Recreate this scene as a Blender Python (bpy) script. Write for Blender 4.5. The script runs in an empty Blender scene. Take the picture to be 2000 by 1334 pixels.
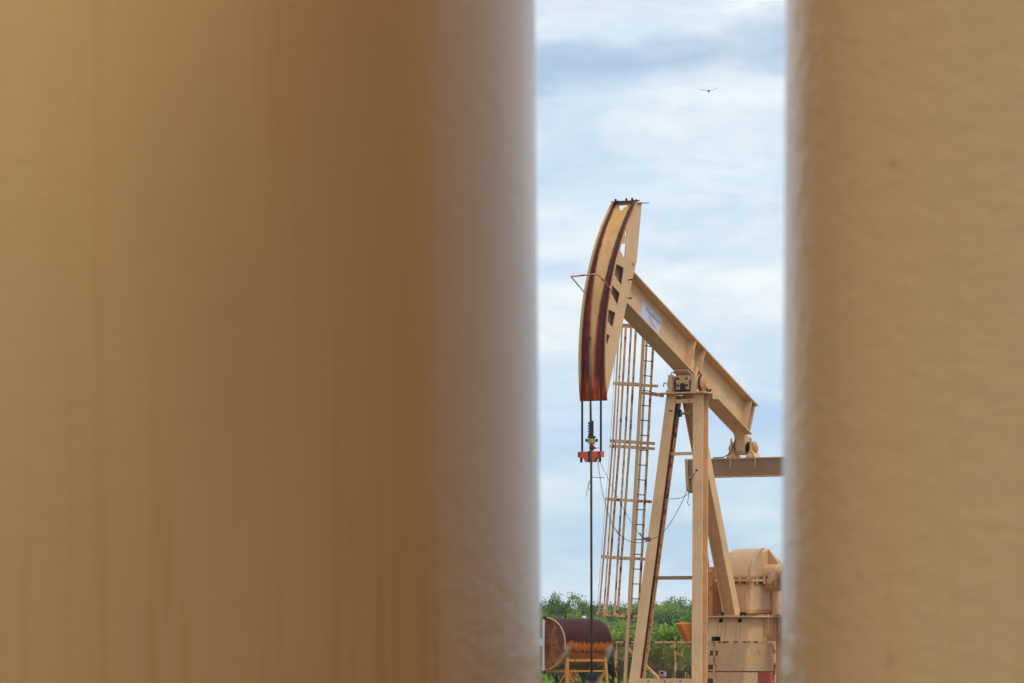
import bpy, bmesh, math, random
from mathutils import Vector, Matrix
R_ = math.radians
random.seed(7)
sc = bpy.context.scene
col = sc.collection

# ------------------------------------------------------------------ camera constants
F = 8000.0; HY = 1245.0; CZ = 2.0            # focal length and horizon row in a 2000 px wide picture, eye height
A = R_(59.24); C, S = math.cos(A), math.sin(A)
D = 80.0; X0 = 3.756                         # where the pump stands

def xz(px, py, y):                            # point of the pump plane y = const seen at a place of the photo
    k = (px-1000)/F
    x = (k*(D+y*C) - X0 + y*S)/(C-k*S)
    return x, CZ + (HY-py)/F*(D+x*S+y*C)
def yz(px, py, x):
    k = (px-1000)/F
    y = (X0+x*C-k*(D+x*S))/(S+k*C)
    return y, CZ + (HY-py)/F*(D+x*S+y*C)
def ground_at(px, d):                         # world x for a column at distance d
    return (px-1000)/F*d

# ------------------------------------------------------------------ materials
def new_mat(name):
    m = bpy.data.materials.new(name); m.use_nodes = True
    nt = m.node_tree; b = nt.nodes['Principled BSDF']
    return m, nt, b
def N(nt, t, **kw):
    n = nt.nodes.new(t)
    for k, v in kw.items():
        if hasattr(n, k): setattr(n, k, v)
        else: n.inputs[k].default_value = v
    return n
def noise(nt, co, scale=(1, 1, 1), s=1.0, detail=4, rough=.55, loc=(0, 0, 0), dist=0):
    mp = N(nt, 'ShaderNodeMapping'); mp.inputs['Scale'].default_value = scale; mp.inputs['Location'].default_value = loc
    nt.links.new(co, mp.inputs['Vector'])
    n = N(nt, 'ShaderNodeTexNoise'); n.inputs['Scale'].default_value = s
    n.inputs['Detail'].default_value = detail; n.inputs['Roughness'].default_value = rough; n.inputs['Distortion'].default_value = dist
    nt.links.new(mp.outputs[0], n.inputs['Vector'])
    return n.outputs['Fac']
def ramp(nt, fac, a, b, ca=0.0, cb=1.0):
    n = N(nt, 'ShaderNodeMapRange'); n.interpolation_type = 'SMOOTHSTEP'
    n.inputs['From Min'].default_value = a; n.inputs['From Max'].default_value = b
    n.inputs['To Min'].default_value = ca; n.inputs['To Max'].default_value = cb
    nt.links.new(fac, n.inputs['Value']); return n.outputs[0]
def mixc(nt, fac, a, b):
    n = N(nt, 'ShaderNodeMix', data_type='RGBA')
    for s, v in ((0, fac), (6, a), (7, b)):
        if isinstance(v, (int, float)): n.inputs[s].default_value = v
        elif isinstance(v, (tuple, list)): n.inputs[s].default_value = tuple(v)+((1,) if len(v) == 3 else ())
        else: nt.links.new(v, n.inputs[s])
    return n.outputs[2]
def math_(nt, op, a, b=None, c=None):
    n = N(nt, 'ShaderNodeMath', operation=op)
    for i, v in enumerate((a, b, c)):
        if v is None: continue
        if isinstance(v, (int, float)): n.inputs[i].default_value = v
        else: nt.links.new(v, n.inputs[i])
    return n.outputs[0]
def bump(nt, b, h, strength=.3, dist=.01):
    n = N(nt, 'ShaderNodeBump'); n.inputs['Strength'].default_value = strength; n.inputs['Distance'].default_value = dist
    nt.links.new(h, n.inputs['Height']); nt.links.new(n.outputs[0], b.inputs['Normal'])

TAN = (.71, .435, .22)
RUST = (.22, .055, .012); DARK = (.035, .012, .006)
def paint(name, base=TAN, rust=.25, dark=.1, seed=0, rough=.5, scale=1.0, streak=.25, ps=4.2):
    """weathered paint: mottling, orange streaks, rust patches with dark cores"""
    m, nt, b = new_mat(name)
    co = N(nt, 'ShaderNodeTexCoord').outputs['Object']
    L = (seed*3.7, seed*1.9, seed*5.1)
    mott = noise(nt, co, (1, 1, 1), 1.6*scale, 5, .6, L)
    fine = noise(nt, co, (1, 1, .35), 14*scale, 4, .6, L)
    stv = noise(nt, co, (1, 1, .09), 9*scale, 3, .5, L)
    pat = noise(nt, co, (1, 1, .6), ps*scale, 6, .68, (L[1], L[0], L[2]))
    c1 = mixc(nt, ramp(nt, mott, .35, .7), base, tuple(v*.84 for v in base))
    c1 = mixc(nt, ramp(nt, fine, .45, .8, 0, .35), c1, tuple(v*.72 for v in base))
    org = (base[0]*.95, base[1]*.62, base[2]*.35)
    c2 = mixc(nt, ramp(nt, stv, .62-.12*streak, .78, 0, streak*1.6), c1, org)
    t = .74-.26*rust
    c3 = mixc(nt, ramp(nt, pat, t-.05, t+.02, 0, .9), c2, RUST)
    t2 = .78-.3*dark
    pm = ramp(nt, pat, t2, t2+.035)
    c4 = mixc(nt, pm, c3, DARK)
    nt.links.new(c4, b.inputs['Base Color'])
    nt.links.new(ramp(nt, pat, t-.05, t+.03, rough, .85), b.inputs['Roughness'])
    bump(nt, b, math_(nt, 'ADD', fine, math_(nt, 'MULTIPLY', pat, 1.5)), .25, .01)
    return m
def plain(name, c, rough=.6, metal=0.0, var=.2, s=8.0):
    m, nt, b = new_mat(name)
    co = N(nt, 'ShaderNodeTexCoord').outputs['Object']
    n = noise(nt, co, (1, 1, 1), s, 5, .6)
    nt.links.new(mixc(nt, ramp(nt, n, .3, .7), c, tuple(v*(1-var*2) for v in c)), b.inputs['Base Color'])
    b.inputs['Roughness'].default_value = rough; b.inputs['Metallic'].default_value = metal
    bump(nt, b, n, .15, .01)
    return m

M = {}
M['paint'] = paint('tan_paint', rust=.24, dark=.27, seed=1, ps=11)
M['beam'] = paint('tan_paint_beam', rust=.25, dark=.28, seed=2, streak=.15, ps=10)
M['leg'] = paint('tan_paint_leg', base=(.79, .475, .235), rust=.20, dark=.20, seed=3, streak=.3, ps=13)
M['rusty'] = paint('rust_spotted_paint', rust=.78, dark=.66, seed=4, scale=1.8, ps=6, streak=.8)
M['rusty2'] = paint('rust_streaked_paint', rust=.68, dark=.57, seed=5, scale=1.5, streak=.7, ps=6)
M['brown'] = paint('brown_paint', base=(.34, .19, .10), rust=.1, dark=.05, seed=6)  # darker brown tone for webs, cross bars and crankshafts
M['orange'] = paint('orange_rusted_paint', base=(.62, .26, .07), rust=.35, dark=.1, seed=7, streak=.9)
M['dark'] = plain('dark_rusted_steel', (.05, .028, .018), .7, .3)
M['black'] = plain('black_rubber_and_shade', (.012, .012, .014), .6)  # also the black that paints shaded gaps and the pedestal interior
M['cable'] = plain('black_wire_rope', (.02, .018, .018), .6)
M['wire'] = plain('grey_wire', (.06, .06, .07), .6)
M['rod'] = plain('dull_steel_rod', (.13, .115, .09), .45, .6)
M['redpaint'] = paint('orange_red_paint', base=(.72, .10, .03), rust=.2, dark=.2, seed=8, streak=.1)
M['maroon'] = plain('maroon_plastic', (.22, .02, .04), .45)
M['pink'] = plain('pink_plastic', (.60, .16, .22), .45, 0, .1)
M['purple'] = plain('faded_purple_plastic', (.22, .09, .13), .5, 0, .1)
M['salmon'] = plain('salmon_plastic', (.70, .10, .07), .5, 0, .08)
M['white'] = plain('white_plastic', (.72, .74, .78), .5, 0, .05)
M['sticker'] = plain('white_sticker', (.56, .55, .66), .4, 0, .04)
M['ink'] = plain('faded_ink', (.20, .20, .36), .5, 0, .05)
M['clamp'] = plain('rust_brown_clamp', (.075, .03, .02), .7, .2)
M['brass'] = paint('tan_cast_metal', base=(.50, .30, .12), rust=.4, dark=.3, seed=9, scale=4)
M['yellow'] = paint('orange_yellow_angle', base=(.68, .28, .04), rust=.35, dark=.3, seed=11, scale=2)

M['vivid'] = paint('orange_rust_stained_weight', base=(.78, .26, .05), rust=.3, dark=.15, seed=17, streak=.6)
M['meshwire'] = plain('rusty_mesh_wire', (.38, .22, .11), .8)
M['leghollow'] = paint('shade_and_rust_paint', base=(.10, .05, .03), rust=.75, dark=.75, seed=14, scale=2, streak=.8)  # dark rust colour; on the far leg it paints the hollow's shadow

def head_face_mat():
    """curved head sheet: orange at the top, tan middle, maroon rust beside the two cable tracks, bare rust at the foot"""
    m, nt, b = new_mat('rust_stained_head_sheet')
    tc = N(nt, 'ShaderNodeTexCoord').outputs['Object']
    sp = N(nt, 'ShaderNodeSeparateXYZ'); nt.links.new(tc, sp.inputs[0])
    y, z = sp.outputs[1], sp.outputs[2]
    fine = noise(nt, tc, (1, 1, .25), 16, 5, .65)
    big = noise(nt, tc, (1, 1, .45), 3.1, 5, .6, (4, 2, 9))
    stv = noise(nt, tc, (1, 1, .05), 14, 3, .5, (1, 7, 2))
    base = mixc(nt, ramp(nt, big, .35, .65), (.72, .42, .20), (.64, .34, .14))
    base = mixc(nt, ramp(nt, stv, .5, .75, 0, .55), base, (.55, .24, .06))
    top = ramp(nt, math_(nt, 'ADD', z, math_(nt, 'MULTIPLY', big, 1.2)), 9.75, 11.0, 0, .85)
    base = mixc(nt, top, base, (.68, .33, .07))
    # the two tracks, at y = +.185 and -.185 (cable line); rust spreads inward and grows downward
    grow = ramp(nt, z, 6.5, 10.0, .20, .04)
    def band(y0, w_out, w_in, sgn):
        d = math_(nt, 'MULTIPLY', math_(nt, 'SUBTRACT', y, y0), sgn)        # positive = away from the middle
        d = math_(nt, 'ADD', d, math_(nt, 'MULTIPLY', math_(nt, 'SUBTRACT', fine, .5), .05))
        inner = math_(nt, 'DIVIDE', math_(nt, 'MULTIPLY', d, -1.0), math_(nt, 'ADD', grow, w_in))
        outer = math_(nt, 'DIVIDE', d, w_out)
        t = math_(nt, 'MAXIMUM', inner, outer)
        return ramp(nt, t, .55, 1.05, 1, 0)
    strength = ramp(nt, math_(nt, 'ADD', z, math_(nt, 'MULTIPLY', big, .8)), 9.4, 11.2, 1, .7)
    b1 = math_(nt, 'MULTIPLY', band(.20, .035, .03, 1.0), strength)
    b2 = math_(nt, 'MULTIPLY', band(-.205, .085, .01, -1.0), strength)
    mar = mixc(nt, ramp(nt, fine, .3, .7), (.27, .020, .010), (.11, .008, .006))
    c = mixc(nt, b1, base, mar); c = mixc(nt, b2, c, mar)
    foot = ramp(nt, math_(nt, 'ADD', z, math_(nt, 'MULTIPLY', math_(nt, 'SUBTRACT', fine, .5), .22)), 6.52, 6.95, 1, 0)
    frust = mixc(nt, ramp(nt, noise(nt, tc, (1, 1, .3), 7, 4, .6), .4, .62), (.66, .11, .012), (.30, .022, .007))
    c = mixc(nt, foot, c, frust)
    spots = noise(nt, tc, (1, 1, .7), 11, 5, .7, (3, 3, 3))
    c = mixc(nt, ramp(nt, spots, .66, .71, 0, .9), c, (.10, .03, .015))
    nt.links.new(c, b.inputs['Base Color'])
    b.inputs['Roughness'].default_value = .75; b.inputs['Specular IOR Level'].default_value = .25
    bump(nt, b, fine, .3, .01)
    return m
M['headface'] = head_face_mat()

# ------------------------------------------------------------------ mesh helpers
class MB:
    def __init__(s): s.v = []; s.f = []; s.smooth = False
    def add(s, vs, fs):
        o = len(s.v); s.v += [tuple(v) for v in vs]; s.f += [tuple(i+o for i in f) for f in fs]; return s
    def box(s, x0, x1, y0, y1, z0, z1):
        vs = [(x, y, z) for x in (x0, x1) for y in (y0, y1) for z in (z0, z1)]
        return s.add(vs, [(0, 1, 3, 2), (4, 6, 7, 5), (0, 4, 5, 1), (2, 3, 7, 6), (0, 2, 6, 4), (1, 5, 7, 3)])
    def bar(s, p0, p1, side, w, h):
        """rectangular bar from p0 to p1; w across the side direction, h across the other"""
        p0, p1 = Vector(p0), Vector(p1); ax = (p1-p0).normalized(); sd = Vector(side); sd = (sd-ax*sd.dot(ax)).normalized(); up = ax.cross(sd)
        vs = [p+sd*a*w/2+up*b*h/2 for p in (p0, p1) for a in (-1, 1) for b in (-1, 1)]
        return s.add(vs, [(0, 1, 3, 2), (4, 6, 7, 5), (0, 4, 5, 1), (2, 3, 7, 6), (0, 2, 6, 4), (1, 5, 7, 3)])
    def ibeam(s, p0, p1, side, w, h, tf, tw):
        """H section: flanges are w wide across side, h overall across the other direction"""
        p0, p1 = Vector(p0), Vector(p1); ax = (p1-p0).normalized(); sd = Vector(side); sd = (sd-ax*sd.dot(ax)).normalized(); up = ax.cross(sd)
        for q in (-1, 1):
            o = up*q*(h/2-tf/2); s.bar(p0+o, p1+o, sd, w, tf)
        s.bar(p0, p1, sd, tw, h-2*tf); return s
    def tube(s, pts, r, n=8, caps=True):
        pts = [Vector(p) for p in pts]; rr = r if isinstance(r, (list, tuple)) else [r]*len(pts)
        rings = []; ref = None; o = len(s.v)
        for i, p in enumerate(pts):
            t = (pts[min(i+1, len(pts)-1)]-pts[max(i-1, 0)]).normalized()
            if ref is None: ref = t.orthogonal().normalized()
            ref = (ref-t*ref.dot(t)).normalized(); b = t.cross(ref)
            s.v += [tuple(p+(ref*math.cos(a)+b*math.sin(a))*rr[i]) for a in (2*math.pi*k/n for k in range(n))]
        for i in range(len(pts)-1):
            for k in range(n):
                a, b2 = o+i*n+k, o+i*n+(k+1) % n
                s.f.append((a, b2, b2+n, a+n))
        if caps:
            s.f.append(tuple(o+k for k in reversed(range(n)))); s.f.append(tuple(o+(len(pts)-1)*n+k for k in range(n)))
        return s
    def prism(s, poly, axis, a0, a1):
        """poly: list of 2-D points; axis 'y': points are (x,z); 'x': (y,z); 'z': (x,y)"""
        def P(p, a): return {'y': (p[0], a, p[1]), 'x': (a, p[0], p[1]), 'z': (p[0], p[1], a)}[axis]
        n = len(poly)
        return s.add([P(p, a0) for p in poly]+[P(p, a1) for p in poly],
                     [tuple(range(n)), tuple(range(2*n-1, n-1, -1))]+[(i, (i+1) % n, (i+1) % n+n, i+n) for i in range(n)])
    def lathe(s, prof, c=(0, 0, 0), axis='z', n=32):
        o = len(s.v); c = Vector(c)
        for (r, h) in prof:
            for k in range(n):
                a = 2*math.pi*k/n; u, w = r*math.cos(a), r*math.sin(a)
                s.v.append(tuple(c+Vector({'z': (u, w, h), 'y': (u, h, w), 'x': (h, u, w)}[axis])))
        for i in range(len(prof)-1):
            for k in range(n):
                s.f.append((o+i*n+k, o+i*n+(k+1) % n, o+(i+1)*n+(k+1) % n, o+(i+1)*n+k))
        s.f.append(tuple(o+k for k in reversed(range(n)))); s.f.append(tuple(o+(len(prof)-1)*n+k for k in range(n)))
        return s
    def build(s, name, mat, parent=None, smooth=False, bevel=0, label=None):
        me = bpy.data.meshes.new(name); me.from_pydata(s.v, [], s.f); me.validate()
        bm = bmesh.new(); bm.from_mesh(me); bmesh.ops.recalc_face_normals(bm, faces=bm.faces); bm.to_mesh(me); bm.free()
        me.materials.append(mat)
        ob = bpy.data.objects.new(name, me); col.objects.link(ob)
        if parent: ob.parent = parent
        if smooth:
            for p in me.polygons: p.use_smooth = True
            if smooth != 'all':
                bmm = bmesh.new(); bmm.from_mesh(me)
                for e in bmm.edges:
                    if len(e.link_faces) == 2 and e.calc_face_angle(0) > R_(32): e.smooth = False
                bmm.to_mesh(me); bmm.free()
        if bevel:
            md = ob.modifiers.new('bevel', 'BEVEL'); md.width = bevel; md.segments = 2; md.limit_method = 'ANGLE'
        if label: ob['label'] = label
        return ob

def tag(o, label=None, cat=None, group=None, kind=None):
    for k, v in (('label', label), ('category', cat), ('group', group), ('kind', kind)):
        if v: o[k] = v
    return o
def empty(name, loc=(0, 0, 0), rz=0, parent=None):
    o = bpy.data.objects.new(name, None); col.objects.link(o); o.location = loc; o.rotation_euler = (0, 0, rz); o.empty_display_size = .2
    if parent: o.parent = parent
    return o

def plate_with_holes(outer, holes, y0, y1):
    """flat plate in the x-z plane with cut openings, between y0 and y1, as vertex / face lists"""
    cu = bpy.data.curves.new('tmp', 'CURVE'); cu.dimensions = '2D'; cu.fill_mode = 'BOTH'; cu.extrude = abs(y1-y0)/2
    for poly in [outer]+holes:
        sp = cu.splines.new('POLY'); sp.points.add(len(poly)-1)
        for i, p in enumerate(poly): sp.points[i].co = (p[0], p[1], 0, 1)
        sp.use_cyclic_u = True
    ob = bpy.data.objects.new('tmp', cu); col.objects.link(ob)
    dg = bpy.context.evaluated_depsgraph_get(); me = bpy.data.meshes.new_from_object(ob.evaluated_get(dg))
    mb = MB(); mb.v = [(v.co.x, (y0+y1)/2+v.co.z, v.co.y) for v in me.vertices]; mb.f = [tuple(p.vertices) for p in me.polygons]
    bpy.data.objects.remove(ob); bpy.data.curves.remove(cu); bpy.data.meshes.remove(me)
    return mb

# ================================================================== PUMPJACK
pump = empty('pumpjack', (X0, D, 0), math.atan2(S, C))     # local x runs from head to tail, local y to the far side
tag(pump, 'tan oil well pumpjack with raised rust-streaked horse head, seen between two big tanks', 'pumpjack')
OZ = CZ+5.127; RAD = 4.442; TT, TB = R_(43.96), R_(-9.42); WH = .58
PHI = R_(24.02); HB = .664; WF = .377; OFF = -.332; LT = 1.972

# ---- horse head
head = empty('horse_head', (0, 0, 0), 0, pump)
def arc(t, r=RAD): return (-r*math.cos(t), OZ+r*math.sin(t))
face = MB(); NA, NY = 56, 12
for rr in (RAD, RAD-.018):
    for i in range(NA+1):
        t = TB+(TT-TB)*i/NA
        for j in range(NY+1):
            x, z = arc(t, rr); face.v.append((x, -WH/2+WH*j/NY, z))
K = (NA+1)*(NY+1)
hole_cells = {(54, 5), (54, 6), (53, 5), (53, 6), (54, 4), (54, 7)}
for i in range(NA):
    for j in range(NY):
        if (i, j) in hole_cells: continue
        a = i*(NY+1)+j; q = (a, a+1, a+NY+2, a+NY+1)
        face.f.append(q); face.f.append(tuple(v+K for v in reversed(q)))
for i in range(NA):
    for j in (0, NY):
        a = i*(NY+1)+j; b = a+NY+1; face.f.append((a, b, b+K, a+K))
for j in range(NY):
    for i in (0, NA):
        a = i*(NY+1)+j; face.f.append((a, a+1, a+1+K, a+K))
face.build('face_sheet', M['headface'], head, smooth=True, label='rust stained curved front sheet')
for sy, nm in ((-.245, 'near'), (.245, 'far')):
    y = sy
    back = [xz(px, py, -.245) for px, py in ((1253, 392), (1243, 511), (1224, 590), (1205.6, 680), (1186.5, 765))]
    front = [arc(TB+(TT-TB)*i/30, RAD-.02) for i in range(31)]
    back[0] = (back[0][0], min(back[0][1], front[-1][1]+.02))
    outer = front+back[0:]
    hs = []
    for h in ([(1220, 452), (1224.5, 447), (1223.5, 459), (1220, 463)],
              [(1209, 470), (1222.5, 476), (1221.5, 484), (1219.5, 505.5), (1204, 480)],
              [(1200, 514), (1205.5, 516.5), (1217, 523), (1217, 530), (1213, 557.5), (1196, 533)],
              [(1189, 555), (1196, 558), (1210, 572.5), (1206, 596.5), (1190, 570)],
              [(1183, 602), (1189, 605), (1201.5, 611), (1196, 640), (1184, 626)],
              [(1179, 650), (1184.5, 652), (1190.5, 655.5), (1185, 674.5), (1180, 664)]):
        q_ = []
        for px, py in h:
            hx, hz = xz(px, py, -.245); rr_ = math.hypot(hx, hz-OZ); k_ = min(1, (RAD-.07)/rr_); q_.append((hx*k_, OZ+(hz-OZ)*k_))
        hs.append(q_)
    plate_with_holes(outer, hs, y-.008, y+.008).build('side_plate', M['paint'], head)
# back web, top plates, bolts
tx, tz = arc(TT)
mb = MB()
mb.prism([(tx-.10, tz-.005), (tx+.24, tz+.03), (tx+.24, tz+.05), (tx-.10, tz+.015)], 'y', -.20, .24)
mb.build('top_plate', M['dark'], head)
MB().prism([(tx+.02, tz-.035), (tx+.46, tz+.005), (tx+.46, tz+.018), (tx+.02, tz-.022)], 'y', -.29, -.18).build('top_plate', M['dark'], head)
for px in (1211, 1228.5, 1238):
    k = (1238-px)/27*.36-.14
    MB().tube([(tx+.05, k, tz+.02), (tx+.05, k, tz+.075)], .022, 8).build('bolt', M['dark'], head)
for px, py in ((1228, 546.5), (1227, 582.5)):
    x, z = xz(px, py, -.25)
    MB().tube([(x, -.253, z), (x, -.33, z)], .014, 8).build('bolt', M['dark'], head)
for px, py in ((1236, 515),):
    x, z = xz(px, py, -.25)
    MB().tube([(x, -.253, z), (x, -.275, z)], .03, 10).build('bolt', M['brass'], head)
# inner ribs seen through the openings
def inner_pt(t, d): return arc(t, RAD-d)
fr_in = [arc(TB+.02+(.50-TB)*i/16, RAD-.022) for i in range(17)]
bk = [inner_pt(.50, .52), inner_pt(.3, .66), inner_pt(.1, .47), inner_pt(-.05, .27), inner_pt(TB+.02, .16)]
MB().prism(fr_in+bk, 'y', -.156, -.144).build('inner_web', M['brown'], head)
# wire guide hoop in front of the head
yl, yr = .285, -.285
x1, z1 = xz(1141, 570, yl); x2, z2 = xz(1196, 570, yr)
ang = math.asin((z1-OZ)/RAD); xa, za = arc(ang, RAD+.01)
xf, zf = xz(1115, 540, .27)
xg, zg = xz(1167, 535, -.22)
g = MB(); g.tube([(xa, yl, za), (xf, .27, zf)], .013, 6); g.tube([(xf, .27, zf), (xg, -.22, zg)], .016, 6)
g.tube([(xg, -.22, zg), (xa+.06, yr-.01, za)], .016, 6)
g.build('wire_guide', M['rusty'], head)

# ---- bridle cables, carrier bar
hang = empty('bridle', (0, 0, 0), 0, pump)
for y in (.197, -.203):
    pts = [(*(arc(TT*1.0-i*(TT/40), RAD+.016)),) for i in range(41)]
    pts = [(p[0], y, p[1]) for p in pts]; pts.insert(0, (tx+.12, y, tz+.035))
    zb = CZ+(HY-892)/F*(D-RAD*S); pts.append((-RAD-.016, y, zb))
    MB().tube(pts, .020, 8).build('wire_rope', M['cable'], hang, smooth='all')
xr = -RAD-.03
zc = lambda py: CZ+(HY-py)/F*(D+xr*S)
cb = MB()
cb.prism([(-.25, zc(882)), (.25, zc(882)), (.25, zc(893)), (.15, zc(893)), (.09, zc(902.5)), (-.08, zc(902.5)), (-.14, zc(893)), (-.25, zc(893))], 'x', xr-.06, xr+.06)
cb.build('carrier_bar', M['redpaint'], hang)
for y in (.197, -.203):
    MB().tube([(xr-.02, y, zc(893.3)), (xr-.02, y, zc(903))], .024, 10).build('rope_socket', M['dark'], hang)
for y0, y1 in ((.212, .232), (-.215, -.19), (-.24, -.235)):
    MB().box(xr-.066, xr-.061, y0, y1, zc(892), zc(883.5)).build('keeper_plate', M['dark'], hang)
MB().box(xr-.068, xr-.0605, -.025, .025, zc(902), zc(881)).build('keeper_plate', M['dark'], hang)

# ---- walking beam
beam = empty('walking_beam', (0, 0, 0), 0, pump)
cph, sph = math.cos(PHI), math.sin(PHI)
def bp(l, y, h): return (l*cph+h*sph, y, OZ-l*sph+h*cph)
def bbox(mb, l0, l1, y0, y1, h0, h1):
    vs = [bp(l, y, h) for l in (l0, l1) for y in (y0, y1) for h in (h0, h1)]
    return mb.add(vs, [(0, 1, 3, 2), (4, 6, 7, 5), (0, 4, 5, 1), (2, 3, 7, 6), (0, 2, 6, 4), (1, 5, 7, 3)])
L0 = -4.05; H0, H1 = OFF, OFF+HB
bbox(MB(), L0, LT, -WF/2, WF/2, H1-.028, H1).build('top_flange', M['beam'], beam)
bbox(MB(), L0, LT-.02, -WF/2, WF/2, H0, H0+.028).build('bottom_flange', M['beam'], beam)
bbox(MB(), L0, LT-.02, -.011, .011, H0+.028, H1-.028).build('web', M['beam'], beam)
def bl(px, py, y=-.02):                      # length and height along the beam for a photo place
    x, z = xz(px, py, y); z -= OZ
    return x*cph-z*sph, x*sph+z*cph
for px, py in ((1346, 700), (1363, 722), (1455, 818)):
    l, h = bl(px, py, -.10)
    for q in (-1, 1):
        a, b = sorted((q*.012, q*(WF/2-.012)))
        bbox(MB(), l-.011, l+.011, a, b, H0+.029, H1-.029).build('stiffener', M['beam'], beam)
bbox(MB(), LT-.075, LT-.05, -WF/2+.03, -.012, H0+.029, H1-.029).build('stiffener', M['beam'], beam)
for px, py, hh in ((1352, 712, .2), (1361, 720, .15)):
    l, h = bl(px, py, -.17)
    bbox(MB(), l-.04, l+.04, -WF/2+.01, -WF/2+.03, H0+.029, H0+.029+hh).build('stiffener', M['beam'], beam)
# sticker with faded lettering on the web
yst = -.0125
c4 = [bl(px, py, yst) for px, py in ((1254.7, 585), (1292, 623), (1287, 654), (1250, 615))]
l0 = (c4[0][0]+c4[3][0])/2; l1 = (c4[1][0]+c4[2][0])/2; h1 = (c4[0][1]+c4[1][1])/2; h0 = (c4[2][1]+c4[3][1])/2
st = bbox(MB(), l0, l1, yst-.003, yst, h0, h1).build('sticker', M['sticker'], beam, label='white sticker with faded lettering on the beam web')
cu = bpy.data.curves.new('lettering', 'FONT'); cu.body = 'Weatherford'; cu.size = 1; cu.extrude = .002
to = bpy.data.objects.new('lettering', cu); col.objects.link(to)
me = bpy.data.meshes.new_from_object(to.evaluated_get(bpy.context.evaluated_depsgraph_get()))
bpy.data.objects.remove(to)
xs = [v.co.x for v in me.vertices]; w = max(xs)-min(xs); LW = (l1-l0)
sx = LW*.74/w; sy = (h1-h0)*.36
for v in me.vertices:
    l = l0+LW*.20+(v.co.x-min(xs))*sx; h = h1-(h1-h0)*.44+v.co.y*sy
    v.co = Vector(bp(l, yst-.0045+v.co.z*.3, h))
me.materials.append(M['ink'])
lt = bpy.data.objects.new('lettering', me); col.objects.link(lt); lt.parent = beam
mb = MB()
for r, (a, b) in enumerate(((.42, .50), (.40, .62), (.50, .74), (.60, .82))):
    hh = h1-(h1-h0)*(.56+.1*r)
    bbox(mb, l0+LW*a, l0+LW*b, yst-.0045, yst-.0032, hh, hh+.011)
mb.build('small_print', M['ink'], beam)
# small rust tear on bottom flange
# ---- saddle / centre bearing
brg = empty('centre_bearing', (0, 0, 0), 0, pump)
ZC = CZ+(HY-767)/F*(D-.6)                    # top of cap plate
xc_, _ = xz(1340, 745, 0)
mb = MB(); bbox(mb, *(lambda l: (l-.2, l+.2))(bl(1337, 738, 0)[0]), -.16, .16, H0-.05, H0-.002)
mb.build('saddle_plate', M['paint'], brg)
mb = MB()
mb.prism([(xc_-.12, ZC+.34), (xc_+.2, ZC+.22), (xc_+.14, ZC+.10), (xc_-.14, ZC+.10), (xc_-.17, ZC+.2)], 'y', -.14, .14)
mb.box(xc_-.15, xc_+.1, -.15, -.06, ZC+.05, ZC+.2); mb.box(xc_-.15, xc_+.1, .05, .14, ZC+.05, ZC+.2)
mb.build('saddle', M['paint'], brg, bevel=.012)
MB().box(xc_-.162, xc_+.09, -.055, .045, ZC+.02, ZC+.21).build('gap_shade_block', M['black'], brg, bevel=.01)  # black block painting the shaded gap between the two saddle blocks
MB().box(xc_-.10, xc_+.10, -.15, .14, ZC+.016, ZC+.048).build('clamp_plate', M['dark'], brg)
for yy in (-.10, .09):
    MB().tube([(xc_-.152, yy, ZC+.13), (xc_-.185, yy, ZC+.13)], .022, 6).build('bolt', M['dark'], brg)
    MB().tube([(xc_-.14, yy, ZC+.26), (xc_-.19, yy, ZC+.26)], .02, 6).build('bolt', M['dark'], brg)
mb = MB(); mb.lathe([(.075, -.36), (.075, .36)], (xc_, 0, ZC+.17), 'y', 20); mb.build('shaft', M['dark'], brg, smooth=True)
for q in (-1, 1):
    mb = MB(); mb.lathe([(.10, q*.19), (.155, q*.20), (.165, q*.25), (.165, q*.33), (.12, q*.345)], (xc_, 0, ZC+.165), 'y', 24)
    mb.build('bearing_housing', M['paint'], brg, smooth=True)
    mb = MB(); mb.box(xc_-.2, xc_+.2, min(q*.2, q*.34), max(q*.2, q*.34), ZC+.001, ZC+.05); mb.box(xc_-.185, xc_-.125, min(q*.2, q*.3), max(q*.2, q*.3), ZC+.051, ZC+.34)
    mb.build('bearing_foot', M['paint'], brg, bevel=.008)
    mb = MB(); mb.tube([(xc_+.05, q*.24, ZC+.33), (xc_+.05, q*.24, ZC+.37), (xc_-.02, q*.3, ZC+.40), (xc_-.03, q*.36, ZC+.30)], .012, 6)
    mb.build('grease_line', M['black'], brg)
for q in (-1, 1):
    mb = MB(); mb.lathe([(.13, q*.152), (.14, q*.17), (.12, q*.186)], (xc_, 0, ZC+.165), 'y', 20); mb.build('gap_shade_ring', M['black'], brg, smooth=True)  # black rings added to paint the gaps beside the bearings darker
mb = MB(); mb.lathe([(.12, -.347), (.125, -.36), (.10, -.375), (.03, -.38)], (xc_+.02, 0, ZC+.175), 'y', 24); mb.build('end_cap', M['orange'], brg, smooth=True)
mb = MB(); mb.tube([(xc_+.02+.155*math.cos(t), -.352, ZC+.17+.17*math.sin(t)) for t in [R_(110+i*12) for i in range(17)]], .02, 8); mb.build('grease_line', M['black'], brg, smooth='all')
mb = MB(); mb.tube([(xc_+.18, -.36, ZC+.03), (xc_+.26, -.38, ZC+.02), (xc_+.28, -.40, ZC+.07)], .018, 6); mb.build('hook', M['dark'], brg)
mb = MB(); mb.tube([(xc_-.12, .36, ZC+.17), (xc_-.12, .42, ZC+.2), (xc_-.12, .43, ZC+.12)], .012, 6); mb.build('hook', M['dark'], brg)

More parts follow.
